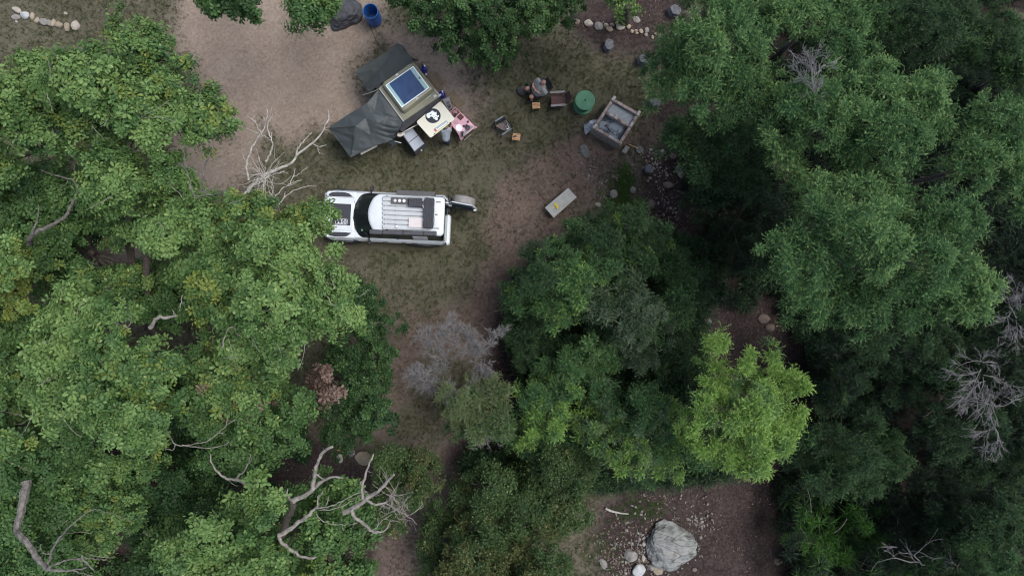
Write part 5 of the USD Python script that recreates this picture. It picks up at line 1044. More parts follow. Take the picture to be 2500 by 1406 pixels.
single('ring_dish', 'pink ring-shaped dish on the pink table near the hatch', 'dish', lathe([(.045, 0), (.07, 0), (.07, .03), (.045, .03), (.045, 0)], 18, at(1114.5, 299, .758)), 'rose_pale', smooth=40)
single('plate', 'large white plate on the pink table', 'plate', lathe([(0, .0), (.10, 0), (.135, .018), (.13, .02), (.1, .006), (0, .006)], 28, at(1121, 312.5, .758)), 'plate_white', smooth=40)
for (px, py, r), lb in zip(((1143, 298.5, .035), (1129.5, 325.5, .045), (1129, 332, .042)), ('dark cup alone near the far edge of the pink table', 'upper of two dark cups at the corner of the pink table', 'lower of two dark cups at the corner of the pink table')):
    single('cup', lb, 'cup', lathe([(0, 0), (r * .8, 0), (r, .09), (r * .86, .09), (r * .7, .012), (0, .012)], 16, at(px, py, .757)), 'cup_dark', smooth=40)
single('cooking_pan', 'dark pan and utensils in the middle of the pink table', 'pan', [lathe([(0, 0), (.07, 0), (.09, .05), (.08, .05), (.065, .01), (0, .01)], 18, at(1142, 313, .757)), rock(at(1134, 308, .78), (.08, .05, .04), 3, 2), rock(at(1139, 307, .78), (.05, .05, .05), 4, 2), tube(ats([(1141, 311), (1131, 306)], .80), .012, 5)], 'pan_dark')
single('stick', 'thin pale stick leaning at the near end of the pink table', 'stick', tube(ats([(1133, 343.5, .35), (1150.5, 328, .4)]), .014, 5), 'pole_steel')

# ------------------------------------------------------------------ around the camp: chairs, tables, fireplace, bench, stones
look('spool_green', (0.040, 0.135, 0.072), 0.7, col2=(0.058, 0.175, 0.10), scale=4, bump=0.2)
look('hole_black', (0.006, 0.01, 0.008), 0.9)
look('slat_pale', (0.50, 0.31, 0.15), 0.6, var=0.2, scale=20)
look('slat_brown', (0.30, 0.13, 0.06), 0.6, var=0.25, scale=20)
look('chair_canvas_brown', (0.075, 0.036, 0.036), 0.85, var=0.3, scale=10)
look('chair_canvas_grey', (0.115, 0.10, 0.10), 0.85, var=0.25, scale=12)
look('chair_arm_grey', (0.22, 0.195, 0.20), 0.85, var=0.35, scale=14)
look('chair_black', (0.022, 0.024, 0.028), 0.7, var=0.3, scale=12)
look('chair_blue_grey', (0.12, 0.145, 0.17), 0.7, var=0.2, scale=12)
look('wood_knob', (0.36, 0.17, 0.09), 0.5)
look('paper_white', (0.72, 0.74, 0.80), 0.7)
look('brick_a', (0.246, 0.180, 0.156), 0.9, col2=(0.180, 0.138, 0.126), scale=16, bump=0.5)
look('brick_b', (0.360, 0.288, 0.257), 0.9, col2=(0.259, 0.202, 0.180), scale=16, bump=0.5)
look('brick_c', (0.204, 0.150, 0.132), 0.9, col2=(0.270, 0.216, 0.192), scale=12, bump=0.5)
look('brick_white', (0.432, 0.396, 0.384), 0.9, col2=(0.288, 0.240, 0.222), scale=14, bump=0.5)
look('plinth', (0.222, 0.198, 0.174), 0.9, col2=(0.144, 0.120, 0.106), scale=7, bump=0.6)
look('ash_pale', (0.30, 0.33, 0.35), 0.95, col2=(0.23, 0.255, 0.275), scale=6, bump=0.5)
look('ash_dark', (0.215, 0.245, 0.275), 0.95, col2=(0.055, 0.068, 0.080), scale=4.2, bump=0.8, mixpos=(0.44, 0.56))
look('iron_rust', (0.055, 0.026, 0.028), 0.8, var=0.4, scale=20)
look('concrete', (0.315, 0.315, 0.295), 0.85, col2=(0.26, 0.26, 0.243), scale=4, bump=0.2)
look('concrete_block', (0.216, 0.208, 0.188), 0.9, col2=(0.160, 0.152, 0.136), scale=10, bump=0.3)
look('sack_white', (0.52, 0.54, 0.58), 0.9, var=0.12, scale=8)
look('print_navy', (0.06, 0.08, 0.13), 0.6)
look('yellow_cloth', (0.56, 0.44, 0.05), 0.6, var=0.3, scale=30)
look('stump_grey', (0.125, 0.13, 0.15), 0.9, col2=(0.07, 0.07, 0.08), scale=14, bump=0.5)
look('stone_tan', (0.266, 0.223, 0.162), 0.9, col2=(0.194, 0.155, 0.112), scale=5, bump=0.3)
look('stone_pale', (0.302, 0.274, 0.230), 0.9, col2=(0.230, 0.205, 0.173), scale=5, bump=0.3)
look('stone_grey', (0.216, 0.205, 0.191), 0.9, col2=(0.130, 0.119, 0.108), scale=5, bump=0.4)
look('stone_white', (0.375, 0.390, 0.390), 0.85, col2=(0.270, 0.277, 0.277), scale=5, bump=0.2)
look('stone_orange', (0.259, 0.133, 0.054), 0.9, col2=(0.187, 0.101, 0.050), scale=5, bump=0.3)
look('stone_brown', (0.144, 0.108, 0.086), 0.9, col2=(0.094, 0.072, 0.061), scale=6, bump=0.4)
usdkit.material(stage, '/World/Looks/boulder_pale', {'g': ('geometry', {}), 'mp': ('mapping', {'rotation': (0.3, 0.5, 0.9), 'scale': (1.0, 3.2, 1.4)}), 'n': ('noise_texture', {'scale': 1.3, 'detail': 8.0, 'roughness': 0.68, 'distortion': 0.8}), 'n2': ('noise_texture', {'scale': 14.0, 'detail': 5.0, 'roughness': 0.7}),
    'v': ('voronoi_texture', {'feature': 'distance_to_edge', 'scale': 0.75}), 'cr': ('rgb_ramp', {'ramp': [(0, (.3, .29, .27)), (.010, (.65, .63, .6)), (.022, (1, 1, 1)), (1, (1, 1, 1))]}),
    'r': ('rgb_ramp', {'ramp': [(0, (0.045, 0.044, 0.04)), (0.36, (0.085, 0.086, 0.082)), (0.46, (0.165, 0.172, 0.165)), (0.56, (0.225, 0.23, 0.22)), (0.66, (0.165, 0.153, 0.13)), (1, (0.25, 0.245, 0.225))]}), 'r2': ('rgb_ramp', {'ramp': [(0, (.6, .6, .6)), (.45, (1, 1, 1)), (1, (1.15, 1.15, 1.15))]}),
    'm': ('mix', {'mix_type': 'multiply', 'fac': 1.0}), 'm2': ('mix', {'mix_type': 'multiply', 'fac': 1.0}), 'b': ('bump', {'strength': 0.9, 'distance': 0.06}), 'p': ('principled_bsdf', {'roughness': 0.92, 'specular_ior_level': 0.2})},
    [('g.position', 'mp.vector'), ('mp.vector', 'n.vector'), ('g.position', 'n2.vector'), ('mp.vector', 'v.vector'), ('v.distance', 'cr.fac'), ('n.fac', 'r.fac'), ('n2.fac', 'r2.fac'), ('r.color', 'm.color1'), ('r2.color', 'm.color2'), ('m.color', 'm2.color1'), ('cr.color', 'm2.color2'), ('m2.color', 'p.base_color'), ('n.fac', 'b.height'), ('b.normal', 'p.normal')], surface='p.BSDF')
look('boulder_dark', (0.018, 0.020, 0.026), 0.75, col2=(0.045, 0.046, 0.052), scale=9, bump=0.6, bscale=18)
look('rock_mossy', (0.085, 0.092, 0.078), 0.9, col2=(0.16, 0.165, 0.16), scale=7, bump=0.5)
look('skin', (0.36, 0.19, 0.145), 0.6, var=0.12, scale=12)
look('scalp', (0.27, 0.16, 0.14), 0.6, col2=(0.20, 0.13, 0.12), scale=18)
look('shirt_grey', (0.195, 0.205, 0.21), 0.9, var=0.2, scale=7, bump=0.3, bscale=22)
look('shirt_pale', (0.27, 0.31, 0.35), 0.9, var=0.15, scale=7, bump=0.3, bscale=22)
look('shorts_navy', (0.018, 0.022, 0.035), 0.9)
look('jeans_blue', (0.035, 0.055, 0.105), 0.9, var=0.3, scale=14)
look('shoe_dark', (0.016, 0.016, 0.018), 0.7)
look('hair_grey', (0.17, 0.15, 0.14), 0.8)
look('bag_grey', (0.05, 0.05, 0.05), 0.85, var=0.3, scale=10)
look('glass_green', (0.02, 0.13, 0.05), 0.2)

# spool table
p = on(1423.5, 258); S = Thing('spool_table', 'green painted cable spool used as a table beside the fireplace', 'table', (*p[:2], p[2]))
def disc(z, r, t): return lathe([(0, z), (r - .01, z), (r, z + .008), (r, z + t - .008), (r - .01, z + t), (0, z + t)], 40, p)
S.part('top_disc', disc(.70, .375, .05), 'spool_green', smooth=30); S.part('bottom_disc', disc(.0, .375, .05), 'spool_green', smooth=30)
S.part('drum', lathe([(.27, .05), (.27, .70)], 28, p), 'spool_green', smooth=40)
S.part('hole', [lathe([(0, .7525), (.034, .7525), (.034, .745)], 16, p), lathe([(0, .7525), (.018, .7525), (.018, .745)], 12, p + [-.115, -.045, 0])], 'hole_black')
# slatted side tables
def side_table(label, q, z, mats):
    w = ats(q, z); T = Thing('side_table', label, 'side table', (*w.mean(0)[:2], tz(*w.mean(0)[:2])), 'small slatted side tables'); n = len(mats)
    for k in range(n):
        a, b = k / n, (k + .84) / n; c = [lerp4(w, u, v) for u, v in ((0, a), (1, a), (1, b), (0, b))]; T.part('slat', flatslab(np.array(c), .014), mats[k])
    T.part('frame', [tube([lerp4(w, u, 0) - [0, 0, .022], lerp4(w, u, 1) - [0, 0, .022]], .010, 5) for u in (.1, .9)], 'slat_brown')
    T.part('leg', [tube([lerp4(w, u, 0) - [0, 0, .03], [*lerp4(w, u, 1)[:2], .01]], .010, 5) for u in (.12, .88)] + [tube([lerp4(w, u, 1) - [0, 0, .03], [*lerp4(w, u, 0)[:2], .01]], .010, 5) for u in (.12, .88)], 'slat_brown')
side_table('small slatted wooden side table beside the seated person', [(1299, 250.5), (1318.3, 250), (1319.3, 264.5), (1300, 266.2)], .36, ['slat_pale', 'slat_brown'] * 4 + ['slat_pale'])
side_table('small slatted wooden side table with a dark object on it', [(1252.5, 325.5), (1271.5, 328), (1268.8, 343.8), (1249.5, 341)], .36, ['slat_pale', 'slat_brown', 'slat_pale', 'slat_pale', 'slat_brown', 'slat_pale', 'slat_pale', 'slat_brown', 'slat_pale'])
single('spectacle_case', 'small dark red case on the slatted side table', 'case', (lambda m: (m[0] + at(1257, 333.3, .385), m[1]))(place(loft([np.c_[rrect(-.06, .06, -.025, .025, .024), np.full(24, 0)], np.c_[rrect(-.065, .065, -.03, .03, .028), np.full(24, .025)], np.c_[rrect(-.05, .05, -.02, .02, .018), np.full(24, .04)]]), (0, 0, -.02), .35)), 'cup_dark', smooth=40)

# camp chairs: local frame x = forward, y = left, z = up
def lattice(W, D, z0, z1, sag, n=7):
    g = np.linspace(0, 1, n); U, V = np.meshgrid(g, g, indexing='ij')
    Z = z0 + (z1 - z0) * U - sag * (1 - (2 * V - 1) ** 2) * (1 - .5 * U); P = np.stack([D * (U - .5), W * (V - .5), Z], -1).reshape(-1, 3); i = np.arange(n * n).reshape(n, n)
    q = np.stack([i[:-1, :-1], i[1:, :-1], i[1:, 1:], i[:-1, 1:]], -1).reshape(-1, 4); t = np.vstack([q[:, :3], q[:, [0, 2, 3]]]); m = len(P)
    return np.vstack([P, P - [0, 0, .012]]), np.vstack([t, t[:, ::-1] + m])
def camp_chair(label, px, py, rz, seat, arm, back, group=None, bh=.92, W=.56):
    p = on(px, py, .42); z = tz(*p[:2]); T = Thing('camp_chair', label, 'camp chair', (p[0], p[1], z), group); w = lambda m: [place(q, (p[0], p[1], z), rz) for q in m] if isinstance(m, list) else place(m, (p[0], p[1], z), rz)
    T.part('seat', w(lattice(W, .50, .40, .45, .04)), seat, smooth=True)
    v, f = lattice(W, .52, 0, 0, .05); v = np.stack([-.25 - .32 * (v[:, 0] + .26) - v[:, 2] * -1.0 * 0 + v[:, 2] * .9, v[:, 1], .42 + (v[:, 0] + .26) / .52 * (bh - .42)], 1); T.part('backrest', w((v, f)), back, smooth=True)
    for s in (-1, 1):
        T.part('armrest', w(loft([np.c_[rrect(-.30, .30, s * (W / 2 + .04) - .04, s * (W / 2 + .04) + .04, .03), np.full(24, zz_)] for zz_ in (.62, .645)])), arm)
        T.part('leg', w([tube([[.26, s * (W / 2 + .03), .63], [.24, s * (W / 2), .30], [-.24, s * (W / 2 - .02), .01]], .014, 5), tube([[-.28, s * (W / 2 + .02), bh], [-.26, s * (W / 2 + .02), .55], [.26, s * (W / 2 - .02), .01]], .014, 5)]), 'chair_black')
    return T, p, w
camp_chair('empty brown camp chair with grey arms between the seated person and the green spool', 1362, 245, math.radians(184), 'chair_canvas_brown', 'chair_arm_grey', 'chair_canvas_brown', bh=.86, W=.42)
camp_chair('dark camp chair that the person in the grey shirt sits in', 1318, 219, math.radians(205), 'chair_black', 'chair_black', 'chair_black', bh=.72, W=.46)
# folding chair beside the slatted table
DC = Thing('folding_chair', 'empty dark folding chair with a white paper on its seat', 'folding chair', (*on(1227, 306)[:2], tz(*on(1227, 306)[:2])))
zc = lambda x, y: (1180 + x / 7.81, 170 + y / 7.81)
DC.part('seat', flatslab(ats([zc(390, 1010), zc(440, 945), zc(535, 1075), zc(500, 1130), zc(430, 1165), zc(340, 1150), zc(250, 1085), zc(245, 1040)], .44), .03, .03), 'chair_canvas_grey', smooth=30)
DC.part('armrest', flatslab(ats([zc(215, 975), zc(375, 880), zc(390, 905), zc(228, 1003)], .66), .03, .01), 'chair_blue_grey')
DC.part('armrest', flatslab(ats([zc(345, 1235), zc(530, 1112), zc(545, 1135), zc(358, 1260)], .64), .03, .01), 'chair_blue_grey')
DC.part('side_panel', flatslab(np.array([at(*zc(232, 1003), .63), at(*zc(388, 908), .63), at(*zc(430, 955), .46), at(*zc(262, 1052), .46)]), .02), 'chair_black')
DC.part('backrest', flatslab(np.array([at(*zc(400, 890), .80), at(*zc(555, 1085), .80), at(*zc(545, 1105), .5), at(*zc(400, 925), .5)]), .02), 'chair_black')
DC.part('leg', [tube(ats([(*zc(a, b), .62), (*zc(c, d), .01)]), .016, 5) for a, b, c, d in ((220, 985, 185, 1050), (350, 1245, 320, 1320), (540, 1125, 560, 1180), (380, 890, 400, 960), (200, 1010, 240, 1130), (345, 1250, 300, 1190))], 'chair_black')
DC.part('arm_knob', [rock(at(*zc(268, 1082), .50), (.04, .03, .03), 1, 2), rock(at(*zc(430, 1092), .50), (.04, .03, .03), 2, 2)], 'wood_knob', smooth=True)
single('paper', 'bent white paper on the seat of the folding chair', 'paper', [flatslab(ats([zc(445, 1045), zc(462, 1038), zc(505, 1115), zc(488, 1128)], .475), .006), flatslab(ats([zc(440, 1135), zc(498, 1108), zc(505, 1118), zc(455, 1150)], .48), .006)], 'paper_white')

# brick fireplace with two hearths
FQ4 = [(1496, 238.5), (1563, 277), (1516, 352.5), (1446.5, 311.5)]; ZF = .86
FP = Thing('brick_fireplace', 'low brick fireplace with two ash-filled hearths', 'fireplace', (*at(1503, 295, 0)[:2], tz(*at(1503, 295, 0)[:2])))
wq = ats(FQ4, ZF); zg = tz(*wq.mean(0)[:2])
FPp = FP.part('plinth', flatslab(np.c_[wq[:, :2] + (wq[:, :2] - wq[:, :2].mean(0)) * .035, np.full(4, .52)], .56, .03), 'plinth')
def inset(u0, u1, v0, v1, z): return [(*lerp4(wq, u, v)[:2], z) for u, v in ((u0, v0), (u1, v0), (u1, v1), (u0, v1))]
tw = .095
FP.part('ash_bed', flatslab(np.array(inset(tw, 1 - tw, tw, .40, .68)), .155), 'ash_pale')
FP.part('ash_bed', flatslab(np.array(inset(tw, 1 - tw, .47, 1 - tw, .60)), .075), 'ash_dark')
gb = np.random.default_rng(5)
def brick_wall(a, b, z0, z1, course=.078, mats=('brick_a', 'brick_b', 'brick_c', 'brick_b')):
    d = b - a; L = np.linalg.norm(d[:2]); rz = math.atan2(d[1], d[0]); nc = max(1, int(round((z1 - z0) / course))); h = (z1 - z0) / nc
    for c in range(nc):
        n = max(1, int(round(L / .235))); bl = L / n; off = 0 if c % 2 == 0 else bl / 2; x = -off
        while x < L - .02:
            x0, x1 = max(x, 0), min(x + bl, L); x += bl
            if x1 - x0 < .03: continue
            m = a + d / L * (x0 + x1) / 2; top = c == nc - 1
            FP.part('brick', box((m[0] + gb.normal(0, .004), m[1] + gb.normal(0, .004), z0 + h * (c + .5) + gb.normal(0, .003 + .006 * top)), (x1 - x0 - .012, .105 + gb.normal(0, .003), h - .010), rz + gb.normal(0, .012), .010), mats[gb.integers(len(mats))] if gb.random() > .12 else 'brick_white')
E = lambda u, v: lerp4(wq, u, v) * [1, 1, 0]
hw_ = .045
brick_wall(E(0.09, hw_), E(.91, hw_), .535, .86); brick_wall(E(hw_, 0), E(hw_, .93), .535, .86); brick_wall(E(1 - hw_, 0), E(1 - hw_, 1), .535, .86)
brick_wall(E(.0, 1 - hw_), E(.92, 1 - hw_), .535, .78); brick_wall(E(.09, .43), E(.91, .44), .535, .83)
for u, v in ((hw_, .02), (1 - hw_, .03), (.42, .42), (1 - hw_, .40), (hw_, .95)):
    q = E(u, v); FP.part('brick', box((q[0], q[1], .895), (.19, .11, .07), gb.uniform(.9, 1.2) if v < .9 else .5, .012), 'brick_white')
FP.part('mortar', [tube([E(a, b) + [0, 0, z], E(c, d) + [0, 0, z]], .03, 4) for a, b, c, d in ((hw_, .02, hw_, .94), (1 - hw_, .02, 1 - hw_, .98), (.05, hw_, .95, hw_), (.05, 1 - hw_, .92, 1 - hw_), (.1, .43, .9, .44)) for z in (.57, .65, .73)], 'plinth')
zf = lambda x, y: (1400 + x / 7.81, 210 + y / 7.81)
single('charcoal_lump', 'dark red iron lump lying in the front hearth of the fireplace', 'lump', rock(at(*zf(622, 760), .64), (.055, .04, .03), 8, 2, rz=.5), 'iron_rust')
single('stick', 'thin dark stick lying on the ash of the front hearth', 'stick', tube(ats([zf(640, 775), zf(690, 850), zf(800, 945)], .625), .009, 5), 'iron_rust')
single('iron_bar', 'dark iron bar leaning on the middle wall of the fireplace', 'bar', tube(ats([(*zf(860, 635), .9), (*zf(960, 740), .66)]), .013, 5), 'chair_black')
T = Thing('sack', 'crumpled white printed sack beside the fireplace', 'sack', on(1440, 312))
sk = [zf(190, 725), zf(240, 728), zf(275, 715), zf(310, 670), zf(370, 645), zf(445, 645), zf(420, 700), zf(375, 765), zf(340, 830), zf(235, 930), zf(212, 890), zf(200, 800)]
T.part('cloth', cloth(sk, [(*zf(190, 725), .03), (*zf(240, 728), .22), (*zf(310, 670), .42), (*zf(445, 645), .62), (*zf(375, 765), .4), (*zf(340, 830), .2), (*zf(235, 930), .03), (*zf(290, 770), .36), (*zf(350, 700), .48), (*zf(250, 830), .24)], 1.6, .06, 44, wscale=4), 'sack_white', smooth=True)
T.part('print', [box(at(*zf(x, y), .30 + (x - 240) * .0012), (.05, .016, .012), r) for x, y, r in ((245, 750, .4), (290, 780, 1.0), (240, 815, .2), (265, 830, 1.3), (230, 850, .7))], 'print_navy')
single('concrete_block', 'pale concrete block on the ground at the fireplace corner', 'block', flatslab(np.array([at(*zf(x, y), .20) for x, y in ((1000, 1125), (1075, 1172), (1000, 1297), (920, 1250))]), .2), 'concrete_block')
T = Thing('long_handled_pan', 'rusty round pan with a long wooden handle right of the concrete block', 'pan', on(1561, 365))
T.part('pan', lathe([(0, .02), (.13, .02), (.155, .05), (.15, .055), (.12, .03), (0, .03)], 22, on(1561.5, 366)), 'rock_mossy', smooth=40); T.part('handle', tube([on(1536, 353, .07), on(1557.5, 362.5, .06)], .013, 6), 'slat_pale')
# concrete bench
zb_ = lambda x, y: (1320 + x / 15.62, 450 + y / 15.62)
BQ = [zb_(1050, 135), zb_(1380, 495), zb_(495, 1280), zb_(160, 890)]; bw = ats(BQ, .46)
B = Thing('concrete_bench', 'bare concrete slab bench on the path', 'bench', (*bw.mean(0)[:2], tz(*bw.mean(0)[:2])))
B.part('slab', flatslab(bw, .07), 'concrete')
for v in (.14, .86): B.part('support', flatslab(np.array([(*lerp4(bw, a, b)[:2], .388) for a, b in ((.12, v - .08), (.88, v - .08), (.88, v + .08), (.12, v + .08))]), .45), 'brick_b')
for m, s in zip([(0.02, .96, .2, 1.0)], [0]): pass
yq = [zb_(520, 700), zb_(575, 705), zb_(640, 780), zb_(690, 830), zb_(690, 880), zb_(650, 945), zb_(610, 935), zb_(560, 880), zb_(510, 800)]
Y = Thing('folded_cloth', 'crumpled yellow cloth with a pale handle on the concrete bench', 'cloth', at(1358.5, 503, .462))
Y.part('cloth', cloth(yq, [(*p_, .475) for p_ in yq] + [(*zb_(590, 800), .53), (*zb_(640, 860), .52), (*zb_(545, 740), .51)], 1.2, .03, 7, wscale=9), 'yellow_cloth', smooth=True)
Y.part('handle', [tube(ats([zb_(425, 915), zb_(510, 860)], .475), .009, 5), tube(ats([zb_(600, 880), zb_(650, 945)], .535), .011, 5)], 'decal_yellow')

# people
def person(name, label, loc, parts): 
    T = Thing(name, label, 'person', loc)
    for n, m, mat in parts: T.part(n, m, mat, smooth=True)
    return T
import manifold3d
def flesh(bones, cell=.02, it=6):
    """One smooth body: hulls of ball pairs, joined."""
    out = None
    for a, ra, b, rb in bones:
        def ball(c, r): return manifold3d.Manifold.sphere(r, 16).translate(tuple(map(float, c)))
        h = manifold3d.Manifold.batch_hull([ball(a, ra), ball(b, rb)]); out = h if out is None else out + h
    out = out.refine_to_length(cell); m = out.to_mesh(); t = trimesh.Trimesh(m.vert_properties[:, :3], m.tri_verts, process=True)
    o = np.array(t.vertices); trimesh.smoothing.filter_taubin(t, iterations=it); v = np.array(t.vertices)
    d = np.linalg.norm(v - o, axis=1); v = np.where((np.isfinite(d) & (d < .015))[:, None], v, o); return v, np.array(t.faces)
def hand(w, d, up, s=1.0):
    """A slightly curled hand at wrist w, along d; up is the back of the hand."""
    d = np.array(d, float); d /= np.linalg.norm(d); sd_ = np.cross(up, d); sd_ /= np.linalg.norm(sd_); up = np.cross(d, sd_); B_ = [(w, .026, w + d * .08 * s, .030)]
    for k, L in enumerate((.068, .078, .072, .056)):
        r0 = w + d * .085 * s + sd_ * (.030 - .020 * k); r1 = r0 + d * L * .5 - up * .012; r2 = r1 + d * L * .35 - up * .03; B_ += [(r0, .0095, r1, .009), (r1, .009, r2, .0078)]
    r0 = w + d * .025 + sd_ * .026; r1 = r0 + d * .03 + sd_ * .03 - up * .012; B_ += [(r0, .013, r1, .011), (r1, .011, r1 + d * .03 - up * .012, .009)]
    return B_
def head_mesh(c, fwd, r=.1):
    """A head: skull, jaw, nose, brow, ears; face toward fwd."""
    f = np.array(fwd, float); f /= np.linalg.norm(f); s = np.cross([0, 0, 1], f); s /= np.linalg.norm(s); u = np.cross(f, s); c = np.array(c, float)
    B_ = [(c - f * .02 + u * .02, .093, c + f * .025 + u * .015, .082), (c + f * .03 - u * .03, .066, c + f * .04 - u * .085, .045), (c + f * .098 + u * .005, .010, c + f * .112 - u * .025, .015), (c + f * .075 + s * .035 + u * .022, .018, c + f * .075 - s * .035 + u * .022, .018), (c + f * .085 + s * .02 - u * .065, .012, c + f * .085 - s * .02 - u * .065, .012)]
    for k in (-1, 1): B_.append((c + s * k * .088 + u * .012, .014, c + s * k * .092 - u * .03, .012))
    return flesh(B_, .012, 4), [(c + f * .088 + s * k * .033 + u * .006) for k in (-1, 1)]
z1 = lambda x, y, z: at(1180 + x / 7.81, 170 + y / 7.81, z)
pel = z1(1040, 370, .55); pel2 = z1(1010, 440, .55); neck = z1(1130, 300, 1.13); hd = z1(1143, 250, 1.20) 
shR, shL = z1(1040, 205, 1.02), z1(1180, 440, 1.02); elR, elL = z1(962, 250, .86), z1(1115, 492, .86); wrR, wrL = z1(940, 325, .95), z1(1015, 415, .96)
knR, knL = z1(835, 365, .56), z1(915, 520, .56); hpR, hpL = z1(990, 350, .55), z1(1030, 460, .55); anR, anL = z1(880, 430, .12), z1(930, 590, .12)
ch = (shR + shL) / 2; fw = (knR + knL) / 2 - (hpR + hpL) / 2; fw[2] = 0; fw /= np.linalg.norm(fw)
chest, belly = ch + fw * .03 - [0, 0, .12], ch + fw * .14 - [0, 0, .34]
skn = flesh([(elR, .043, wrR, .030), (elL, .043, wrL, .030), (shR + (elR - shR) * .55, .05, elR, .044), (shL + (elL - shL) * .55, .05, elL, .044), (knR, .085, knR + (hpR - knR) * .35, .088), (knL, .085, knL + (hpL - knL) * .35, .088), (knR, .075, anR, .042), (knL, .075, anL, .042), (neck - [0, 0, .06], .06, hd, .058),
             (hpR, .08, hpL, .08), (hpR, .08, knR, .07), (hpL, .08, knL, .07), (chest, .1, belly, .1), (shR, .05, shL, .05), (chest, .1, neck, .06), (hpR, .08, belly, .1), (hpL, .08, belly, .1), (shR, .05, elR, .044), (shL, .05, elL, .044)] + hand(wrR, wrL - wrR + fw * .03, np.array([0, 0, 1.])) + hand(wrL, wrR - wrL + fw * .03, np.array([0, 0, 1.])), .016)
hm, eyes = head_mesh(hd, fw * .8 + [0, 0, -.25])
P1 = Thing('person', 'person in a grey shirt and dark shorts sitting in a camp chair', 'person', (*pel[:2], tz(*pel[:2])))
P1.part('body', skn, 'skin', smooth=True); P1.part('head', hm, 'scalp', smooth=True); P1.part('eye', [trimesh.creation.icosphere(2, .011).apply_translation(e) for e in eyes], 'shoe_dark')
P1.part('shirt', flesh([(shR, .095, shL, .095), (chest, .20, belly, .225), (chest, .20, ch, .12), (shR, .085, shR + (elR - shR) * .62, .075), (shL, .085, shL + (elL - shL) * .62, .075), (shR, .095, belly + (hpR - hpL) * .3, .19), (shL, .095, belly + (hpL - hpR) * .3, .19), (belly, .21, (hpR + hpL) / 2 + [0, 0, .04], .16), (belly + (hpR - hpL) * .3, .15, hpR + [0, 0, .03], .105), (belly + (hpL - hpR) * .3, .15, hpL + [0, 0, .03], .105)], .025), 'shirt_grey', smooth=True)
P1.part('shorts', flesh([(hpR, .108, hpR + (knR - hpR) * .58, .098), (hpL, .108, hpL + (knL - hpL) * .58, .098), (hpR, .11, hpL, .11)], .025), 'shorts_navy', smooth=True)
P1.part('shoe', flesh([(anR - [0, 0, .07], .05, anR + fw * .17 - [0, 0, .075], .042)], .02), 'shoe_dark', smooth=True); P1.part('shoe', flesh([(anL - [0, 0, .07], .05, anL + fw * .17 - [0, 0, .075], .042)], .02), 'shoe_dark', smooth=True)
single('phone', 'dark phone held by the seated person', 'phone', box((wrR + wrL) / 2 + fw * .07 + [0, 0, .02], (.075, .15, .012), math.atan2(fw[1], fw[0]) + .4, .005), 'shoe_dark')
single('bag', 'dark grey bag on the grass in front of the seated person', 'bag', rock(on(1276, 222, .12), (.19, .22, .14), 12, 3, .35, .4, .3), 'bag_grey', smooth=True)
single('bottle', 'green bottle standing beside the knee of the seated person', 'bottle', lathe([(0, 0), (.036, 0), (.036, .17), (.014, .22), (.014, .28), (0, .28)], 16, on(1288, 207.5)), 'glass_green', smooth=40)
# person working under the hatch
zp = lambda x, y, z: at(960 + x / 8.273, 220 + y / 8.273, z)
ft1, ft2 = zp(1120, 1085, .09), zp(1075, 1050, .09); h1, h2 = zp(1085, 985, .90), zp(1045, 960, .90); s1, s2 = zp(1120, 790, 1.36), zp(990, 820, 1.36); k1, k2 = (h1 + ft1) / 2 + [0, .05, .02], (h2 + ft2) / 2 + [0, .05, .02]
e1, w1 = zp(1160, 830, 1.08), zp(1165, 765, .98); e2, w2 = zp(965, 770, 1.1), zp(1000, 690, 1.0); hd2 = (s1 + s2) / 2 + [.03, .10, .20]; fd = np.array([.15, 1, 0.])
P2 = Thing('person', 'person in a pale grey top and jeans standing under the cream hatch', 'person', (*((ft1 + ft2) / 2)[:2], tz(*((ft1 + ft2) / 2)[:2])))
mc, mb = (s1 + s2) / 2 - [0, 0, .1], (h1 + h2) / 2 + [0, 0, .1]
P2.part('body', flesh([(s1, .05, e1, .043), (e1, .042, w1, .03), (s2, .05, e2, .043), (e2, .042, w2, .03), (mc, .1, mb, .1), (s1, .05, s2, .05), (mc, .08, hd2, .055), (h1, .085, k1, .06), (k1, .06, ft1, .04), (h2, .085, k2, .06), (k2, .06, ft2, .04), (mb, .1, h1, .085), (mb, .1, h2, .085)] + hand(w1, fd, np.array([0, 0, 1.])) + hand(w2, fd, np.array([0, 0, 1.])), .016), 'skin', smooth=True)
hm2, ey2 = head_mesh(hd2, fd + [0, 0, -.3]); P2.part('head', hm2, 'skin', smooth=True); P2.part('eye', [trimesh.creation.icosphere(2, .011).apply_translation(e) for e in ey2], 'shoe_dark')
P2.part('hair', flesh([(hd2 + [0, -.03, .03], .098, hd2 + [0, -.03, .06], .085)], .02), 'hair_grey', smooth=True)
P2.part('shirt', flesh([(s1, .08, s2, .08), (mc, .14, mb, .145), (s1, .08, s1 + (e1 - s1) * .6, .065), (s2, .08, s2 + (e2 - s2) * .6, .065), (mb, .145, (h1 + h2) / 2, .15), (s1, .08, h1, .11), (s2, .08, h2, .11)], .025), 'shirt_pale', smooth=True)
P2.part('jeans', flesh([(h1, .112, k1, .085), (k1, .085, ft1 + [0, 0, .02], .06), (h2, .112, k2, .085), (k2, .085, ft2 + [0, 0, .02], .06), (h1, .112, h2, .112)], .025), 'jeans_blue', smooth=True)
for q in (ft1, ft2): P2.part('shoe', flesh([(q - [0, 0, .04], .048, q + fd * .16 - [0, 0, .048], .04)], .02), 'shoe_dark', smooth=True)

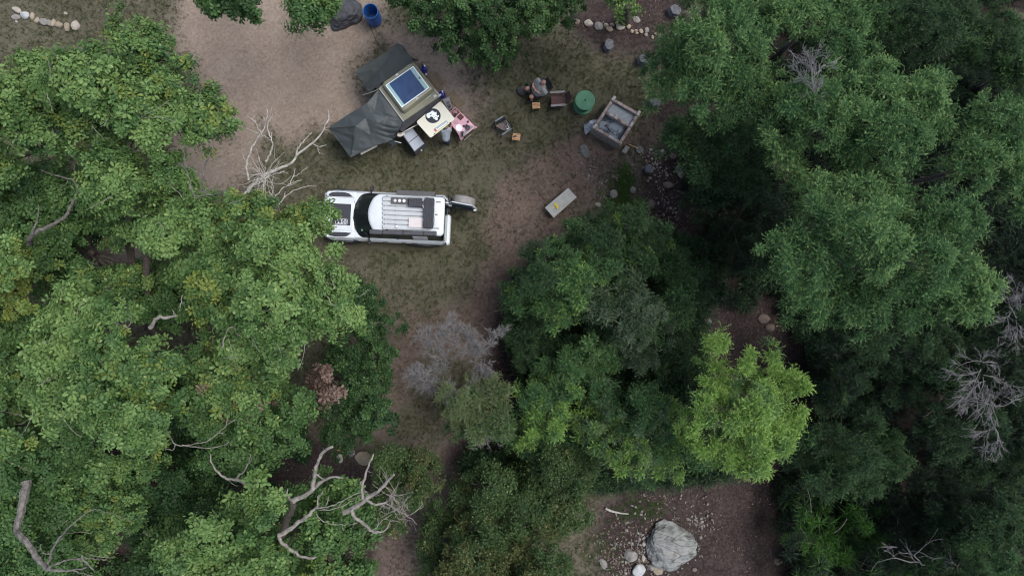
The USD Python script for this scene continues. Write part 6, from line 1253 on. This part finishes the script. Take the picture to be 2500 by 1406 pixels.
# stumps
def stump(label, px, py, r, h, lean=0.0, mat='stump_grey'):
    p = on(px, py, h); z = tz(*p[:2]); T = Thing('tree_stump', label, 'stump', (p[0], p[1], z)); g = np.random.default_rng(int(px)); a = np.linspace(0, 2 * math.pi, 22, endpoint=False); k = 1 + .12 * np.sin(2 * a + g.uniform(0, 6)) + .06 * np.sin(5 * a + g.uniform(0, 6))
    R = lambda s, zz_: np.c_[p[0] + r * s * k * np.cos(a), p[1] + r * s * k * np.sin(a), np.full(22, z + zz_)]
    T.part('log', loft([R(1.12, -.05), R(1.02, .1), R(1.0, h - .02), R(.95, h)]), mat, smooth=40)
    T.part('end_grain', loft([R(.93, h + .001), R(.9, h + .006)]), mat); T.part('growth_ring', [loft([R(s, h + .007), R(s, h + .010), R(s - .04, h + .010), R(s - .04, h + .007)], False, False) for s in (.78, .55, .32)], 'bark')
stump('grey stump below the middle of the upper right stone row', 1487.5, 108, .19, .35)
stump('blue-grey stump nearest the tall feathery tree at the top', 1574, 143, .19, .42)
stump('grey stump half under the feathery tree right of the fireplace', 1600, 249, .20, .30)
stump('round dark stump with rings on the dirt below the fireplace', 1586, 412, .165, .25)
stump('dark stump on bare soil at the top edge beside the feathery tree', 1650, 24, .2, .4)

# stones: (x, y, half width, half height in photograph pixels, turn, material)
def stone(name, label, px, py, a, b, rz, mat, seed, hf=.75, sub=3, group=None, sink=.35, facet=.55, rough=.3):
    s = CAM_H / FPX; ra, rb = a * s, b * s; rc = hf * min(ra, rb); p = on(px, py, rc * (1 - sink)); z = tz(*p[:2])
    return single(name, label, 'stone' if name == 'stone' else 'boulder', rock((p[0], p[1], z + rc * (1 - sink) - rc * .15), (ra, rb, rc), seed, sub, rough, facet, math.radians(-rz)), mat, smooth=32 if sub < 4 else 28, group=group, loc=(p[0], p[1], z))
ORD = 'first second third fourth fifth sixth seventh eighth ninth tenth eleventh twelfth thirteenth fourteenth fifteenth sixteenth seventeenth'.split()
row1 = [(41, 25, 12, 7, 15, 'stone_pale'), (40, 43, 12, 7, 10, 'stone_grey'), (60.5, 37, 11, 10, 0, 'stone_white'), (78.5, 40, 6.5, 9, 0, 'stone_tan'), (89.5, 50, 7, 8, 20, 'stone_tan'), (106, 53.5, 11, 9, 5, 'stone_grey'), (119.5, 56.5, 6, 8, 0, 'stone_grey'), (129.5, 57, 7.5, 9.5, 10, 'stone_tan'), (144, 61, 8.5, 9, 20, 'stone_tan'), (164, 66, 8, 12, 0, 'stone_tan'), (183, 62.5, 11, 12, 20, 'stone_pale'), (40, 53.5, 3.5, 3.5, 0, 'stone_pale'), (160, 33, 5, 4, 0, 'stone_pale')]
nm = {'stone_pale': 'pale', 'stone_grey': 'grey', 'stone_white': 'white', 'stone_tan': 'tan', 'stone_orange': 'orange', 'stone_brown': 'brown'}
for k, (x, y, a, b, r, m) in enumerate(row1[:11]): stone('stone', f'{nm[m]} stone, {ORD[k]} from the left in the upper left row', x, y, a, b, r, m, 40 + k, group='stones in the upper left row')
stone('stone', 'tiny pale stone below the left end of the upper left row', *row1[11], 55); stone('stone', 'small pale stone alone on the grass above the upper left row', *row1[12], 56)
row2 = [(1406, 55, 11, 9, 0, 'stone_brown'), (1437, 57, 10.5, 9, 15, 'stone_pale'), (1462, 64, 11, 10, 20, 'stone_grey'), (1480, 62, 6.5, 5.5, 0, 'stone_tan'), (1488.5, 71.5, 9, 6.5, 5, 'stone_tan'), (1494.5, 61.5, 6, 4.5, 5, 'stone_tan'), (1515, 66, 11.5, 8, 5, 'stone_pale'), (1534.5, 65, 7, 6, 0, 'stone_tan'), (1543.5, 77, 5, 5, 0, 'stone_tan'), (1553, 75, 4.5, 3, 0, 'stone_tan'), (1555, 81, 4.5, 3.5, 0, 'stone_tan'), (1564.5, 77, 6, 6.5, 10, 'stone_tan'), (1579, 74, 6.5, 6, 30, 'stone_grey'), (1577, 85, 5, 5, 0, 'stone_grey'), (1593, 91.5, 4, 5, 0, 'stone_tan'), (1605, 83, 8.5, 4.5, 0, 'stone_tan'), (1610, 90, 3, 2.5, 0, 'stone_tan')]
for k, (x, y, a, b, r, m) in enumerate(row2): stone('stone', f'{nm[m]} stone, {ORD[k]} from the left in the upper right row', x, y, a, b, r, m, 70 + k, group='stones in the upper right row')
oth = [(1616, 374, 7, 10, 10, 'stone_grey', 'grey stone on dark soil right of the concrete block'), (1645, 382, 9, 8, 30, 'stone_brown', 'brown stone at the edge of the shaded feathery tree'), (1660, 420, 10, 17, -25, 'stone_grey', 'long grey streaked rock at the edge of the gully'), (1632, 453, 13, 9, 10, 'stone_brown', 'brown rock in the dark gully below the streaked rock'), (1498, 474, 10, 11, 0, 'stone_grey', 'grey stone left of the green weeds'),
       (1545, 464, 8, 8, 0, 'stone_grey', 'rounded grey stone right of the green weeds'), (1590, 500, 10, 13, 20, 'stone_brown', 'brown stone right of the yellow-tipped feathery tree'), (1588, 366, 4, 4, 0, 'stone_grey', 'small grey stone below the long-handled pan'), (1461, 500, 8, 5, 20, 'stone_pale', 'pale flat stone at the top of the yellow-tipped feathery tree'),
       (1325, 879, 13, 13, 0, 'stone_brown', 'rounded brown stone among the feathery trees'), (1268, 872, 9, 9, 0, 'stone_brown', 'smaller brown stone left of the rounded brown one'), (1865, 778, 15, 13, 0, 'stone_brown', 'dark brown rock at the lower end of the stream bed'), (1880, 800, 13, 11, 0, 'stone_brown', 'second dark brown rock beside the stream bed rock'),
       (824, 1094, 7.5, 7.5, 0, 'stone_orange', 'round orange stone under the bare pale limb'), (806, 1083, 10, 6, 10, 'stone_orange', 'flat orange stone beside the round orange one'), (842, 1092, 6, 9, 0, 'stone_pale', 'pale stone right of the round orange one'), (829, 1118, 10, 11, 10, 'stone_pale', 'pale stone below the round orange one'), (858, 1105, 9, 9, 0, 'stone_grey', 'dark grey stone beside the large tan flat stone'), (888, 1118, 22, 17, 15, 'stone_tan', 'large flat tan stone beside the small-leaved shrub'),
       (1540, 1357, 16, 18, 0, 'stone_grey', 'grey stone with a squarish top left of the grey boulder'), (1560, 1392, 16, 18, 15, 'stone_white', 'pale angular stone at the bottom edge left of the boulder'), (1590, 1383, 9, 9, 0, 'stone_grey', 'round grey stone touching the boulder'), (1605, 1388, 12, 16, -30, 'stone_tan', 'tan stone tucked against the foot of the boulder'), (1473, 1376, 9, 14, -30, 'stone_grey', 'grey stone alone left of the squarish stone'), (1571, 1363, 5, 8, 0, 'stone_pale', 'small pale stone between the squarish stone and the boulder'), (1572, 1328, 5, 5, 0, 'stone_pale', 'small pale stone above the squarish stone'), (1900, 1370, 12, 9, 0, 'stone_brown', 'brown rock at the edge of the long-leaved plants'), (1695, 1390, 6, 6, 0, 'stone_brown', 'small brown stone right of the boulder at the bottom'), (1555, 48, 10, 8, 20, 'stone_grey', 'flat pale stone under the small oak at the top'), (2470, 1195, 18, 13, -20, 'stone_grey', 'dark slab of rock at the right edge'), (1716, 742, 12, 14, 0, 'stone_grey', 'bluish grey rock in the stream bed'), (1730, 785, 9, 8, 0, 'stone_grey', 'small grey rock in the stream bed')]
for k, (x, y, a, b, r, m, lb) in enumerate(oth): stone('stone', lb, x, y, a, b, r, m, 120 + k, hf=.7 if 'flat' not in lb else .35, facet=.7 if k > 18 else .5)
stone('boulder', 'large pale grey cracked boulder near the bottom edge', 1640, 1337, 58, 64, -15, 'boulder_pale', 300, hf=.55, sub=5, facet=.65, rough=.38, sink=.5)
stone('boulder', 'dark boulder under light green twigs at the top edge', 838, 32, 50, 40, -20, 'boulder_dark', 301, hf=.6, sub=4, facet=.6, rough=.4)
stone('boulder', 'flat mossy grey rock on the grass left of the fireplace', 1427, 369, 17, 11, 62, 'rock_mossy', 302, hf=.3, sub=4)
single('fallen_branch', 'short white fallen branch on litter above the grey boulder', 'branch', [tube([on(1478, 1240, .06), on(1492, 1247, .05), on(1515, 1252, .05), on(1535, 1254, .05)], [.05, .042, .034, .02], 7), tube([on(1503, 1250, .05), on(1505, 1260, .04)], [.02, .012], 5)], 'pale_dead_wood', smooth=50)
single('pipe', 'thin black pipe lying across the soil above the grey boulder', 'pipe', tube(spline(np.array([on(x, y, .03) for x, y in ((1660, 1182), (1700, 1177), (1745, 1175), (1800, 1178), (1850, 1188))]), 20), .022, 6), 'car_black')

# ------------------------------------------------------------------ ground cover: grass, fallen leaves, undergrowth
from scipy.interpolate import RegularGridInterpolator
def field(a): return RegularGridInterpolator((gx, gy), a, bounds_error=False, fill_value=0)
fg, fl, fs, fp_, fu = field(grass), field(litter), field(sand), field(path), field(lush)
def spots(n, rng, x=(-20, 20), y=(-11.6, 11.6)):
    p = np.c_[rng.uniform(*x, n), rng.uniform(*y, n)]; return np.c_[p, terrain(p[:, 0], p[:, 1])]
HIDE = [sg.Polygon(ats(q)[:, :2]) for q in ([(790, 480), (1095, 470), (1100, 610), (800, 612)], [(1447, 300), (1497, 240), (1563, 280), (1515, 368)], [(930, 200), (1005, 150), (1080, 240), (985, 320)], [(1048, 190), (1066, 173), (1085, 203), (1066, 217)], [(1087, 235), (1107, 222), (1135, 252), (1116, 265)])]
def clear(p):
    k = np.ones(len(p), bool)
    for h in HIDE: k &= ~shapely.contains_xy(h, p[:, 0], p[:, 1])
    return p[k]
rg = np.random.default_rng(9)
p = clear(spots(200000, rg)); w = fg(p[:, :2]) * sm(meshkit.fbm(p * [1.5, 1.5, 0] + 7), .12, .60); p = p[rg.random(len(p)) < w][:70000]
up = np.tile([0, 0, 1.0], (len(p), 1)) + rg.normal(0, .1, (len(p), 3))
scatter('/World', 'grass', [('grass', 'grass_blade', .55), ('grass', 'grass_green', .45)], p, up, rg.uniform(.6, 1.2, len(p)), rg, label='short worn olive and green grass on the camp ground', cat='grass')
p = clear(spots(60000, rg)); w = (.2 + fu(p[:, :2])) * fg(p[:, :2]) * sm(meshkit.fbm(p * [.9, .9, 0] + 31), .50, .66); p = p[rg.random(len(p)) < w][:14000]
q = np.c_[rg.normal(0, 1, (900, 2)), np.zeros(900)]; W_ = np.vstack([at(1522, 470) + q[:300] * [.28, .45, 0], at(1505, 500) + q[300:600] * [.35, .3, 0], at(1525, 440) + q[600:] * [.16, .35, 0]]); W_[:, 2] = terrain(W_[:, 0], W_[:, 1])
sc = rg.uniform(.6, 1.2, len(p))
scatter('/World', 'bright_weeds', [('grass', 'weed_green', 1)], W_[::2], np.tile([0, 0, 1.0], (450, 1)) + rg.normal(0, .35, (450, 3)), rg.uniform(1.0, 2.2, 450), rg, label='bright green weeds between two grey stones above the yellow-tipped feathery tree', cat='weeds')
scatter('/World', 'green_weeds', [('grass', 'grass_green', .65), ('grass', 'weed_green', .35)], p, np.tile([0, 0, 1.0], (len(p), 1)) + rg.normal(0, .12, (len(p), 3)), sc, rg, label='darker green weeds in patches on the grass and by the gully', cat='weeds')
p = clear(spots(16000, rg)); w = .07 + .55 * fl(p[:, :2]) * sm(meshkit.fbm(p * [1.1, 1.1, 0] + 17), .42, .62) + .2 * fp_(p[:, :2]); p = p[rg.random(len(p)) < w * .7]
scatter('/World', 'fallen_leaves', [('litter', 'dry_leaf', 1)], p, np.tile([0, 0, 1.0], (len(p), 1)) + rg.normal(0, .06, (len(p), 3)), rg.uniform(.45, 1.0, len(p)), rg, label='brown fallen leaves strewn over the bare soil', cat='leaves')
UG = [[(1770, -60), (2600, -60), (2600, 1480), (1930, 1480), (1900, 1200), (1990, 1050), (1960, 800), (1870, 700), (1700, 540), (1670, 430), (1640, 400), (1640, 320), (1800, 280)]]
UB = [[(1235, 700), (1480, 540), (1680, 600), (1700, 800), (1690, 960), (1740, 1130), (1600, 1160), (1480, 1170), (1300, 1150), (1130, 1130), (1130, 1080), (1260, 1080), (1290, 960), (1260, 860)]]
def ingress(polys, n, rng, thr=(.38, .60), f=1.0):
    out = []
    for poly in polys:
        P = sg.Polygon(poly); x0, y0, x1, y1 = P.bounds; c = rng.uniform([x0, y0], [x1, y1], (n, 2)); c = c[shapely.contains_xy(P, c[:, 0], c[:, 1])]; out.append(c)
    c = np.vstack(out); q = ats(c, -1.0); q[:, 2] = terrain(q[:, 0], q[:, 1]); w = sm(meshkit.fbm(q * [.8, .8, 0] + 3), *thr); return q[rng.random(len(q)) < w * f], None
q, _ = ingress(UG, 26000, rg, (.28, .46)); q[:, 2] += rg.uniform(.05, .9, len(q)) * meshkit.noise(q * [.9, .9, 0] + 11) * 1.6
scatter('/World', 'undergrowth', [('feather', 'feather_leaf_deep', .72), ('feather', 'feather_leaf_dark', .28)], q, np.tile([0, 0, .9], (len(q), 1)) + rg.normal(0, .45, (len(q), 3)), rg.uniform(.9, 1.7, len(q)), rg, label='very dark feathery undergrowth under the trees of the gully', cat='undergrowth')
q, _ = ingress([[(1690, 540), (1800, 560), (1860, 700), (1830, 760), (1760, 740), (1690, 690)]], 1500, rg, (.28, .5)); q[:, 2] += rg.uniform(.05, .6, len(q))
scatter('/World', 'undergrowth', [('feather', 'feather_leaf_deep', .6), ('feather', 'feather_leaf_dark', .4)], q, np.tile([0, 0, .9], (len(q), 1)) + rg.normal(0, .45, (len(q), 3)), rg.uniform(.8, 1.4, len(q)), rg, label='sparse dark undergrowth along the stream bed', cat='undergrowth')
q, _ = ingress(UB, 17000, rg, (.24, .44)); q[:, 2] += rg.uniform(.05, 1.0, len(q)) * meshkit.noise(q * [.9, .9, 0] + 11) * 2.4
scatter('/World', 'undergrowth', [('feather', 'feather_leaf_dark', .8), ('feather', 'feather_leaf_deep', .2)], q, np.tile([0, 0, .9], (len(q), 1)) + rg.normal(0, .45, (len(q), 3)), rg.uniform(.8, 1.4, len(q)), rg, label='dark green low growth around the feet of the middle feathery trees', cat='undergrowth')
UL = [[(-60, 1080), (420, 1120), (700, 1160), (690, 1470), (-60, 1470)], [(-60, 420), (240, 430), (330, 560), (200, 660), (60, 760), (-60, 760)], [(400, 880), (760, 960), (800, 1100), (560, 1160), (420, 1080)]]
q, _ = ingress(UL, 7000, rg, (.40, .58), .9); q[:, 2] += rg.uniform(.1, 1.2, len(q)) * meshkit.noise(q * [.9, .9, 0] + 11) * 1.7
scatter('/World', 'undergrowth', [('oak', 'oak_leaf_dark', .9), ('oak', 'oak_leaf', .1)], q, np.tile([0, 0, .9], (len(q), 1)) + rg.normal(0, .45, (len(q), 3)), rg.uniform(.7, 1.1, len(q)), rg, label='dark oak seedlings and suckers on the ground under the left oaks', cat='undergrowth')

rr = np.array([on(*c) for c in np.vstack([rg.normal([1540, 1360], [55, 32], (80, 2)), rg.normal([1640, 1290], [60, 45], (60, 2)), rg.normal([1615, 455], [38, 75], (40, 2)), rg.normal([1470, 400], [30, 40], (30, 2))])])
scatter('/World', 'rubble', [('rubble', 'stone_grey', .3), ('rubble', 'stone_brown', .7)], rr, np.tile([0, 0, 1.0], (len(rr), 1)), rg.uniform(.6, 1.5, len(rr)), rg, label='small loose stones strewn on the dark soil by the gully and the boulder', cat='rubble')
wd = np.array([on(*c) for c in np.vstack([rg.normal([1560, 1245], [40, 16], (260, 2)), rg.normal([1470, 1350], [25, 40], (160, 2))])])
scatter('/World', 'weeds', [('grass', 'weed_green', .5), ('grass', 'grass_green', .5)], wd, np.tile([0, 0, 1.0], (len(wd), 1)) + rg.normal(0, .3, (len(wd), 3)), rg.uniform(.8, 1.8, len(wd)), rg, label='thin green weeds on the litter around the fallen white branch', cat='weeds')
